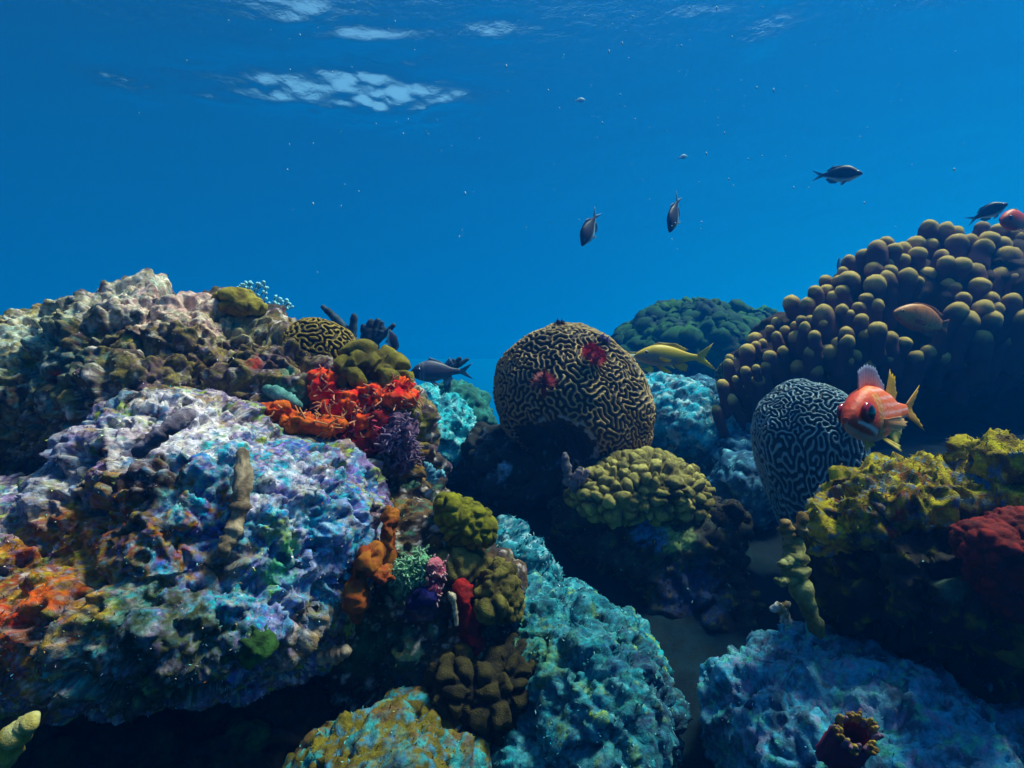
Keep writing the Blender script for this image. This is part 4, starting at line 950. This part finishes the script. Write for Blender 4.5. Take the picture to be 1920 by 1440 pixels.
# ------------------------------------------------------------------ fish
def fish(name, label, L, top, bot, wid, colfn, at, yaw, pitch=0, roll=0, fins=(), eye=None, group=None, scale_len=1.0):
    """nose at -x, tail at +x; profile heights in body lengths. at: point of the body centre"""
    n, seg = (90, 72) if L * F / at[1] > 200 else (44, 28)
    s = np.linspace(0, 1, n) ** 1.0; s = 0.5 - 0.5 * np.cos(np.pi * np.clip(s * .93, 0, 1)); s = s / s.max()
    tp = np.interp(s, *np.array(top).T); bt = np.interp(s, *np.array(bot).T); wd = np.interp(s, *np.array(wid).T)
    for arr in (tp, bt, wd):
        for _ in range(3): arr[1:-1] = .5 * arr[1:-1] + .25 * (arr[:-2] + arr[2:])
    a = np.linspace(0, 2 * math.pi, seg, endpoint=False)
    V = np.zeros((n, seg, 3)); H = np.zeros((n, seg))
    for i in range(n):
        c = np.cos(a); q = np.sin(a); q2 = np.sign(q) * np.abs(q) ** .9; c2 = np.sign(c) * np.abs(c) ** .85
        V[i, :, 0] = (s[i] - .45) * L; V[i, :, 1] = c2 * wd[i] * L
        V[i, :, 2] = ((tp[i] + bt[i]) / 2 + q2 * (tp[i] - bt[i]) / 2) * L; H[i] = q
    Vf = V.reshape(-1, 3)
    i = np.arange(n - 1)[:, None] * seg; j = np.arange(seg)[None, :]; k = (j + 1) % seg
    Q = np.stack([i + j, i + seg + j, i + seg + k, i + k], -1).reshape(-1, 4)
    caps = np.stack([np.arange(seg), (np.arange(seg) + (n - 1) * seg)[::-1]])
    sg = np.repeat(s, seg); hg = H.ravel()
    C = colfn(sg, hg, Vf / L)
    t = empty(name, at, label, 'fish', group)
    t.rotation_mode = 'XYZ'
    t.rotation_euler = (math.radians(roll), math.radians(pitch), math.radians(yaw))
    mk('body', Vf, [Q, caps], M['fish'], t, C)
    for (fn, base, tip, c1, c2, rays) in fins:
        mb = MB()
        base = np.array(base, float); tip = np.array(tip, float)
        if base.shape[1] == 2: base = np.stack([base[:, 0], 0 * base[:, 0], base[:, 1]], 1); tip = np.stack([tip[:, 0], 0 * tip[:, 0], tip[:, 1]], 1)
        m = rays * 2 + 1; u = np.linspace(0, 1, m)
        def rs(p): q = np.linspace(0, 1, len(p)); return np.stack([np.interp(u, q, p[:, d]) for d in range(3)], 1)
        B, T = rs(base), rs(tip); rows = 6
        f = np.linspace(0, 1, rows)[:, None, None]
        notch = np.where(np.arange(m) % 2 == 0, 1.0, .90)[None, :, None]
        G = B[None] + (T - B)[None] * f * (1 - (1 - notch) * f)
        G[:, :, 0] -= .45; G *= L
        th = .0055 * L * (1 - .75 * f[:, :, 0]) * np.where(np.arange(m) % 2 == 0, 1.0, .45)[None, :]
        nrm = np.cross(T[m // 2] - B[m // 2], B[-1] - B[0]); nrm /= np.linalg.norm(nrm) + 1e-9
        wv = .006 * L * np.sin(u * 9)[None, :] * f[:, :, 0]
        A = G + nrm * (wv + th)[:, :, None]; D = G + nrm * (wv - th)[:, :, None]
        Vv = np.concatenate([A.reshape(-1, 3), D.reshape(-1, 3)]); kk = rows * m
        ii = np.arange(rows - 1)[:, None] * m; jj = np.arange(m - 1)[None, :]
        Qa = np.stack([ii + jj, ii + jj + 1, ii + m + jj + 1, ii + m + jj], -1).reshape(-1, 4); Qb = Qa[:, ::-1] + kk
        rim = []
        loop = [q for q in range(m)] + [r * m + m - 1 for r in range(1, rows)] + [(rows - 1) * m + q for q in range(m - 2, -1, -1)] + [r * m for r in range(rows - 2, 0, -1)]
        for q in range(len(loop)): rim.append([loop[q], loop[(q + 1) % len(loop)], loop[(q + 1) % len(loop)] + kk, loop[q] + kk])
        ff = np.tile(np.repeat(np.linspace(0, 1, rows), m), 2)[:, None]; ry = np.tile(np.where(np.arange(m) % 2 == 0, 1.0, .72), rows * 2)[:, None]
        mk(fn, Vv, [Qa, Qb, np.array(rim)[:, ::-1]], M['fin'], t, (np.asarray(c1) * (1 - ff) + np.asarray(c2) * ff) * ry)
    if eye:
        es, ez, er, ci = eye
        for sd in (-1, 1):
            w = np.interp(es, s, wd); tt = np.interp(es, s, tp); bb = np.interp(es, s, bt); zz = (ez - (tt + bb) / 2) / ((tt - bb) / 2)
            y = w * max(.2, (1 - abs(zz) ** 2)) ** .5
            ctr = np.array([(es - .45) * L, sd * y * L * .93, ez * L])
            V0, F0 = ico(3)
            eo = mk('eye', V0 * (er * L, er * L * .42, er * L) + ctr, F0, M['eye'], t, ci)
            pc = ctr + np.array([0, sd * er * L * .20, 0])
            mk('pupil', V0 * (er * L * .72, er * L * .30, er * L * .72) + pc, F0, M['eye'], eo, lin(14, 10, 16))
    return t

# orange squirrelfish, swimming towards the camera and left
def sq_col(s, h, P):
    base = np.tile(lin(238, 104, 44), (len(s), 1))
    st = sstep(.3, .9, np.sin(P[:, 2] * 100)) * (s > .3)
    base = base * (1 - .75 * st[:, None]) + lin(246, 176, 172) * .75 * st[:, None]
    b = .8 * sstep(-.62, -.95, h)[:, None]; base = base * (1 - b) + lin(240, 196, 176) * b
    hd = sstep(.34, .2, s + .03 * h)[:, None]; base = base * (1 - hd * .85) + lin(214, 54, 34) * hd * .85
    gl = (np.exp(-((s - .30 + .03 * h) / .016) ** 2) + np.exp(-((s - .345 + .03 * h) / .014) ** 2))[:, None] * (np.abs(h) < .75)[:, None]; base = base * (1 - .7 * gl) + lin(226, 172, 90) * .7 * gl
    ck = np.exp(-((h + .42 + (s - .16) * 2.2) / .10) ** 2)[:, None] * ((s > .06) & (s < .27))[:, None]; base = base * (1 - .85 * ck) + lin(248, 226, 220) * .85 * ck
    ch = sstep(-.75, -.9, h)[:, None] * hd; base = base * (1 - ch * .8) + lin(236, 180, 160) * ch * .8
    return base
SQT = [(0, .02), (.05, .075), (.12, .125), (.22, .175), (.36, .205), (.5, .19), (.68, .135), (.82, .07), (1, .042)]
SQB = [(0, -.02), (.05, -.065), (.12, -.105), (.22, -.14), (.36, -.165), (.5, -.155), (.68, -.11), (.82, -.062), (1, -.04)]
SQW = [(0, .022), (.05, .06), (.12, .088), (.22, .11), (.36, .115), (.5, .10), (.68, .07), (.82, .036), (1, .016)]
YEL, YEL2 = lin(206, 160, 30), lin(236, 214, 110)
SQT = [(a, b * 1.2) for a, b in SQT]; SQB = [(a, b * 1.2) for a, b in SQB]
fish('squirrelfish', 'orange red fish with huge dark eye and raised spiny fin, right of the brain corals', .195, SQT, SQB, SQW, sq_col, W(1640, 780, .86), 33, -3, -5,
     fins=[('dorsal_fin', [(.24, .20), (.36, .235), (.5, .22), (.64, .165)], [(.27, .37), (.42, .42), (.56, .38), (.67, .24)], lin(236, 120, 96), lin(120, 136, 176), 11),
           ('soft_dorsal_fin', [(.66, .14), (.74, .105), (.80, .08)], [(.80, .36), (.86, .30), (.88, .16)], lin(214, 150, 40), YEL, 6),
           ('anal_fin', [(.62, -.12), (.70, -.1), (.8, -.07)], [(.72, -.27), (.82, -.25), (.87, -.15)], YEL, YEL2, 6),
           ('tail_fin', [(.98, -.04), (.99, 0), (.98, .04)], [(1.30, -.20), (1.12, 0), (1.30, .20)], lin(220, 130, 50), YEL, 8),
           ('pelvic_fin', [(.34, -.05, -.145), (.40, -.05, -.15)], [(.52, -.13, -.29), (.60, -.09, -.25)], YEL, YEL2, 6),
           ('pelvic_fin', [(.34, .05, -.145), (.40, .05, -.15)], [(.52, .13, -.29), (.60, .09, -.25)], YEL, YEL2, 6),
           ('pectoral_fin', [(.34, -.112, -.02), (.34, -.108, -.08)], [(.50, -.17, -.01), (.54, -.19, -.06), (.50, -.18, -.11), (.43, -.16, -.13)], lin(230, 140, 90), lin(240, 190, 130), 6),
           ('pectoral_fin', [(.34, .112, -.02), (.34, .108, -.08)], [(.50, .17, -.01), (.54, .19, -.06), (.50, .18, -.11), (.43, .16, -.13)], lin(230, 140, 90), lin(240, 190, 130), 6)],
     eye=(.165, .045, .082, lin(150, 20, 34)))

def grunt_col(s, h, P):
    g = lin(104, 112, 108); y = lin(196, 164, 14)
    a = sstep(-.15, .35, h + (s - .35) * .9)[:, None]
    a = np.maximum(a, sstep(.6, .85, s)[:, None])
    b = np.tile(g, (len(s), 1)) * (1 - a) + y * a
    st = np.exp(-((h - .25 + .2 * s) / .06) ** 2)[:, None] * (s > .3)[:, None]; b = b * (1 - .4 * st) + lin(206, 186, 60) * .4 * st
    bl = sstep(-.6, -.9, h)[:, None] * (s < .6)[:, None]
    return b * (1 - bl) + lin(150, 150, 150) * bl
GT = [(0, .0), (.06, .06), (.16, .115), (.3, .17), (.45, .175), (.62, .145), (.8, .085), (.92, .055), (1, .05)]
GB = [(0, -.03), (.06, -.075), (.16, -.12), (.3, -.15), (.45, -.155), (.62, -.13), (.8, -.07), (.92, -.045), (1, -.045)]
GW = [(0, .015), (.06, .045), (.16, .075), (.3, .095), (.45, .095), (.62, .075), (.8, .04), (1, .014)]
YF, YF2 = lin(206, 174, 14), lin(226, 204, 20)
GF = [('dorsal_fin', [(.28, .165), (.45, .175), (.6, .15), (.78, .09)], [(.38, .215), (.52, .205), (.66, .205), (.86, .12)], YF, YF, 10),
      ('tail_fin', [(.99, -.045), (1.0, 0), (.99, .05)], [(1.34, -.19), (1.13, .0), (1.26, .24)], YF, YF2, 10),
      ('anal_fin', [(.62, -.125), (.7, -.10), (.78, -.075)], [(.74, -.21), (.84, -.22), (.86, -.13)], YF, YF, 6),
      ('pelvic_fin', [(.36, -.05, -.15), (.43, -.05, -.15)], [(.52, -.08, -.26), (.58, -.07, -.25)], YF, YF2, 5),
      ('pelvic_fin', [(.36, .05, -.15), (.43, .05, -.15)], [(.52, .08, -.26), (.58, .07, -.25)], YF, YF2, 5),
      ('pectoral_fin', [(.34, -.095, -.02), (.35, -.092, -.06)], [(.54, -.15, -.06), (.50, -.14, -.11)], YF, YF2, 5),
      ('pectoral_fin', [(.34, .095, -.02), (.35, .092, -.06)], [(.54, .15, -.06), (.50, .14, -.11)], YF, YF2, 5)]
fish('snapper', 'yellow backed grey snapper swimming left past the far green coral mountain', .30, GT, GB, GW, grunt_col, W(1243, 668, 2.55), 8, 2, 0, GF, (.16, .045, .03, lin(150, 150, 140)))
def dim_col(s, h, P):
    return np.tile(lin(70, 96, 92), (len(s), 1)) * (1 + .25 * h)[:, None]
fish('snapper', 'dim greenish snapper half hidden between the yellow snapper and the big brain coral', .28, GT, GB, GW, dim_col, W(1188, 680, 3.0), 12, -4, 0,
     [('dorsal_fin', GF[0][1], GF[0][2], lin(150, 130, 20), lin(176, 146, 20), 10), ('tail_fin', GF[1][1], GF[1][2], lin(110, 110, 40), lin(140, 130, 40), 8)] + GF[2:], (.16, .045, .03, lin(130, 130, 120)))

def blue_col(s, h, P):
    b = np.tile(lin(54, 64, 92), (len(s), 1)); st = sstep(.3, .9, np.sin(P[:, 2] * 90)) * (s > .25)
    b = b * (1 - .3 * st[:, None]) + lin(120, 106, 130) * .3 * st[:, None]
    hd = sstep(.2, .12, s)[:, None]; b = b * (1 - hd * .7) + lin(36, 44, 66) * hd * .7
    bar = np.exp(-((s - .25) / .02) ** 2)[:, None] + np.exp(-((s - .19) / .015) ** 2)[:, None]; return b * (1 - .6 * bar) + lin(130, 140, 160) * .6 * bar
NV = lin(50, 62, 90)
fish('squirrelfish', 'dim blue grey squirrelfish hovering over the cyan frosted boulder', .24, SQT, SQB, SQW, blue_col, W(812, 698, 2.7), 14, -2, 0,
     [('dorsal_fin', [(.30, .19), (.5, .19), (.64, .15)], [(.40, .31), (.52, .25), (.68, .18)], NV, lin(90, 110, 140), 8), ('soft_dorsal_fin', [(.66, .14), (.8, .08)], [(.80, .30), (.88, .14)], NV, lin(90, 110, 140), 5),
      ('anal_fin', [(.62, -.12), (.8, -.07)], [(.72, -.28), (.86, -.15)], NV, lin(150, 170, 190), 5), ('tail_fin', [(.98, -.04), (.99, 0), (.98, .04)], [(1.28, -.18), (1.12, 0), (1.28, .18)], NV, NV, 7),
      ('pelvic_fin', [(.34, -.05, -.145), (.40, -.05, -.15)], [(.50, -.10, -.30), (.58, -.08, -.25)], NV, lin(150, 170, 190), 5), ('pelvic_fin', [(.34, .05, -.145), (.40, .05, -.15)], [(.50, .10, -.30), (.58, .08, -.25)], NV, lin(150, 170, 190), 5)],
     (.16, .045, .05, lin(60, 60, 90)))

def chromis_col(s, h, P):
    b = np.tile(lin(24, 34, 62), (len(s), 1)) * (1 + .3 * h)[:, None]
    w = sstep(-.45, -.85, h)[:, None]; return np.clip(b * (1 - w) + lin(150, 190, 210) * w, .004, .9)
CT = [(0, .01), (.06, .07), (.16, .13), (.3, .23), (.48, .25), (.66, .20), (.84, .10), (1, .055)]
CB = [(0, -.02), (.06, -.07), (.16, -.12), (.3, -.21), (.48, -.23), (.66, -.18), (.84, -.09), (1, -.05)]
CW = [(0, .02), (.06, .05), (.16, .075), (.3, .09), (.48, .085), (.66, .06), (.84, .03), (1, .014)]
NB, NB2 = lin(30, 44, 80), lin(96, 150, 186)
CF = [('dorsal_fin', [(.26, .18), (.48, .2), (.66, .15), (.82, .085)], [(.34, .25), (.54, .26), (.76, .25), (.92, .12)], NB, NB, 9),
      ('tail_fin', [(.98, -.045), (1, 0), (.98, .05)], [(1.30, -.17), (1.10, 0), (1.30, .17)], NB, NB2, 8),
      ('anal_fin', [(.55, -.165), (.68, -.135), (.82, -.075)], [(.66, -.25), (.82, -.24), (.92, -.11)], NB, NB, 6),
      ('pelvic_fin', [(.34, -.04, -.165), (.42, -.04, -.17)], [(.48, -.06, -.29), (.54, -.05, -.26)], NB, NB2, 4),
      ('pelvic_fin', [(.34, .04, -.165), (.42, .04, -.17)], [(.48, .06, -.29), (.54, .05, -.26)], NB, NB2, 4)]
OW = 'dark damselfish in the open water'
def chromis(label, px, py, Y, L, yaw, pitch, roll=0, col=chromis_col, fins=CF, group=OW):
    fish('damselfish', label, L, CT, CB, CW, col, W(px, py, Y), yaw, pitch, roll, fins, (.15, .03, .032, lin(90, 120, 140)), group)
chromis('dark damselfish diving left in open water, lower of the two above the big brain coral', 1102, 437, 2.6, .16, 30, -62, 0)
chromis('dark slim damselfish nose down in open water, right of the lower diving damselfish', 1262, 410, 2.7, .17, 40, -68, 0)
chromis('dark damselfish swimming right in open water above the finger coral, highest of all', 1583, 327, 2.6, .165, 160, -4, 0)
chromis('dark damselfish gliding over the top of the finger coral next to the red fish', 1862, 394, 2.6, .14, 165, 24, 0)
chromis('small dark damselfish hanging nose up right of the stubby many fingered sponge', 735, 638, 2.5, .11, 35, 76, 0)
chromis('tiny dark fish nose up behind the crest of the finger coral', 1573, 498, 3.2, .10, 75, 70, 0)
def pale_col(s, h, P): return np.tile(lin(150, 195, 215), (len(s), 1))
PF = [('tail_fin', CF[1][1], CF[1][2], lin(150, 195, 215), lin(150, 195, 215), 6), ('dorsal_fin', CF[0][1], CF[0][2], lin(150, 195, 215), lin(150, 195, 215), 6)]
chromis('tiny pale fish in open water below the bright surface ripples, upper of two', 1090, 188, 4.6, .085, 200, 14, 0, pale_col, PF, 'tiny pale fish in the open water')
chromis('tiny pale fish in open water above the slim damselfish, lower of two', 1282, 294, 4.6, .08, 200, 20, 0, pale_col, PF, 'tiny pale fish in the open water')

def brown_col(s, h, P):
    b = np.tile(lin(192, 116, 48), (len(s), 1)); a = sstep(.1, .3, fbm(P / .06, 3, 5))[:, None]; b = b * (1 - .5 * a) + lin(100, 58, 26) * .5 * a
    r = sstep(-.6, -.9, h)[:, None]; return b * (1 - .6 * r) + lin(170, 60, 50) * .6 * r
BF = [('tail_fin', [(.97, -.05), (.98, 0), (.97, .06)], [(1.16, -.12), (1.15, 0), (1.16, .16)], lin(140, 90, 36), lin(150, 86, 44), 7),
      ('dorsal_fin', [(.3, .2), (.5, .22), (.7, .2), (.9, .12)], [(.42, .27), (.6, .29), (.82, .28), (1.02, .2)], lin(140, 90, 36), lin(150, 86, 44), 10),
      ('anal_fin', [(.55, -.18), (.72, -.15), (.88, -.09)], [(.7, -.25), (.85, -.24), (.98, -.13)], lin(150, 70, 50), lin(150, 60, 50), 6),
      ('pectoral_fin', [(.36, -.11, -.04), (.36, -.1, -.1)], [(.55, -.17, -.08), (.5, -.16, -.16)], lin(150, 80, 50), lin(150, 60, 50), 5)]
fish('grouper', 'rust brown rounded fish tucked among the knobs of the finger coral', .225, [(0, .0), (.06, .07), (.16, .14), (.3, .21), (.5, .26), (.7, .25), (.86, .19), (1, .10)],
     [(0, -.03), (.06, -.09), (.16, -.15), (.3, -.2), (.5, -.22), (.7, -.2), (.86, -.14), (1, -.08)], [(0, .02), (.08, .06), (.2, .09), (.4, .11), (.6, .09), (.8, .05), (1, .02)],
     brown_col, W(1716, 596, 2.16), 12, 13, 0, BF, (.12, .025, .028, lin(150, 120, 90)))
def rd_col(s, h, P): return np.tile(lin(200, 60, 40), (len(s), 1)) * (1 + .2 * h)[:, None]
fish('squirrelfish', 'orange red fish above the finger coral, cut by the right edge of the photo', .20, SQT, SQB, SQW, rd_col, W(1903, 415, 2.3), 20, -4, 0,
     [('dorsal_fin', [(.24, .17), (.5, .19), (.64, .15)], [(.30, .25), (.5, .27), (.67, .2)], lin(200, 80, 60), lin(120, 150, 130), 8), ('tail_fin', [(.98, -.04), (.99, 0), (.98, .04)], [(1.28, -.18), (1.12, 0), (1.28, .18)], lin(200, 70, 50), lin(210, 110, 70), 7),
      ('pelvic_fin', [(.34, -.05, -.145), (.40, -.05, -.15)], [(.50, -.10, -.25), (.58, -.08, -.22)], lin(200, 70, 50), lin(220, 160, 140), 5), ('anal_fin', [(.62, -.12), (.8, -.07)], [(.72, -.24), (.86, -.14)], lin(200, 70, 50), lin(220, 120, 90), 5)], (.16, .045, .055, lin(70, 14, 20)))

# ------------------------------------------------------------------ drifting specks, water haze
def specks():
    rng = random.Random(8); mb = MB(); V0, F0 = ico(1)
    for k in range(170):
        Y = rng.uniform(1.2, 6); px = rng.triangular(200, 1920, 1300); py = rng.uniform(-20, 560) * rng.uniform(.5, 1)
        r = rng.choice((.7, .9, 1.0, 1.3, 1.9)) * Y / F
        st = rng.uniform(.8, 2.6)
        mb.add(V0 * (r * .8, r, r * st) + W(px, py, Y), F0, lin(190, 215, 225))
    o = mb.build('plankton', M['soft']); o['kind'] = 'stuff'
    tag(o, 'bright specks of plankton drifting through the open blue water', 'plankton')
specks()

def haze():
    bm = bmesh.new(); bmesh.ops.create_cube(bm, size=1.0)
    me = bpy.data.meshes.new('haze'); bm.to_mesh(me); bm.free()
    lo, hi = Vector((-48, -16, -12.0)), Vector((48, 60, 4.6))
    for v in me.vertices: v.co = Vector([lo[k] + (v.co[k] + .5) * (hi[k] - lo[k]) for k in range(3)])
    m = bpy.data.materials.new('water_haze'); m.use_nodes = True
    nt = m.node_tree; nt.nodes.clear()
    out = nt.nodes.new('ShaderNodeOutputMaterial'); pv = nt.nodes.new('ShaderNodeVolumePrincipled')
    pv.inputs['Color'].default_value = (0.0, 0.20, 0.82, 1)
    pv.inputs['Absorption Color'].default_value = (0.0, 0.6, 0.9, 1)
    pv.inputs['Density'].default_value = 0.042
    pv.inputs['Anisotropy'].default_value = 0.45
    nt.links.new(pv.outputs[0], out.inputs['Volume'])
    me.materials.append(m)
    o = bpy.data.objects.new('haze', me); o['kind'] = 'stuff'; COL.objects.link(o)
haze()
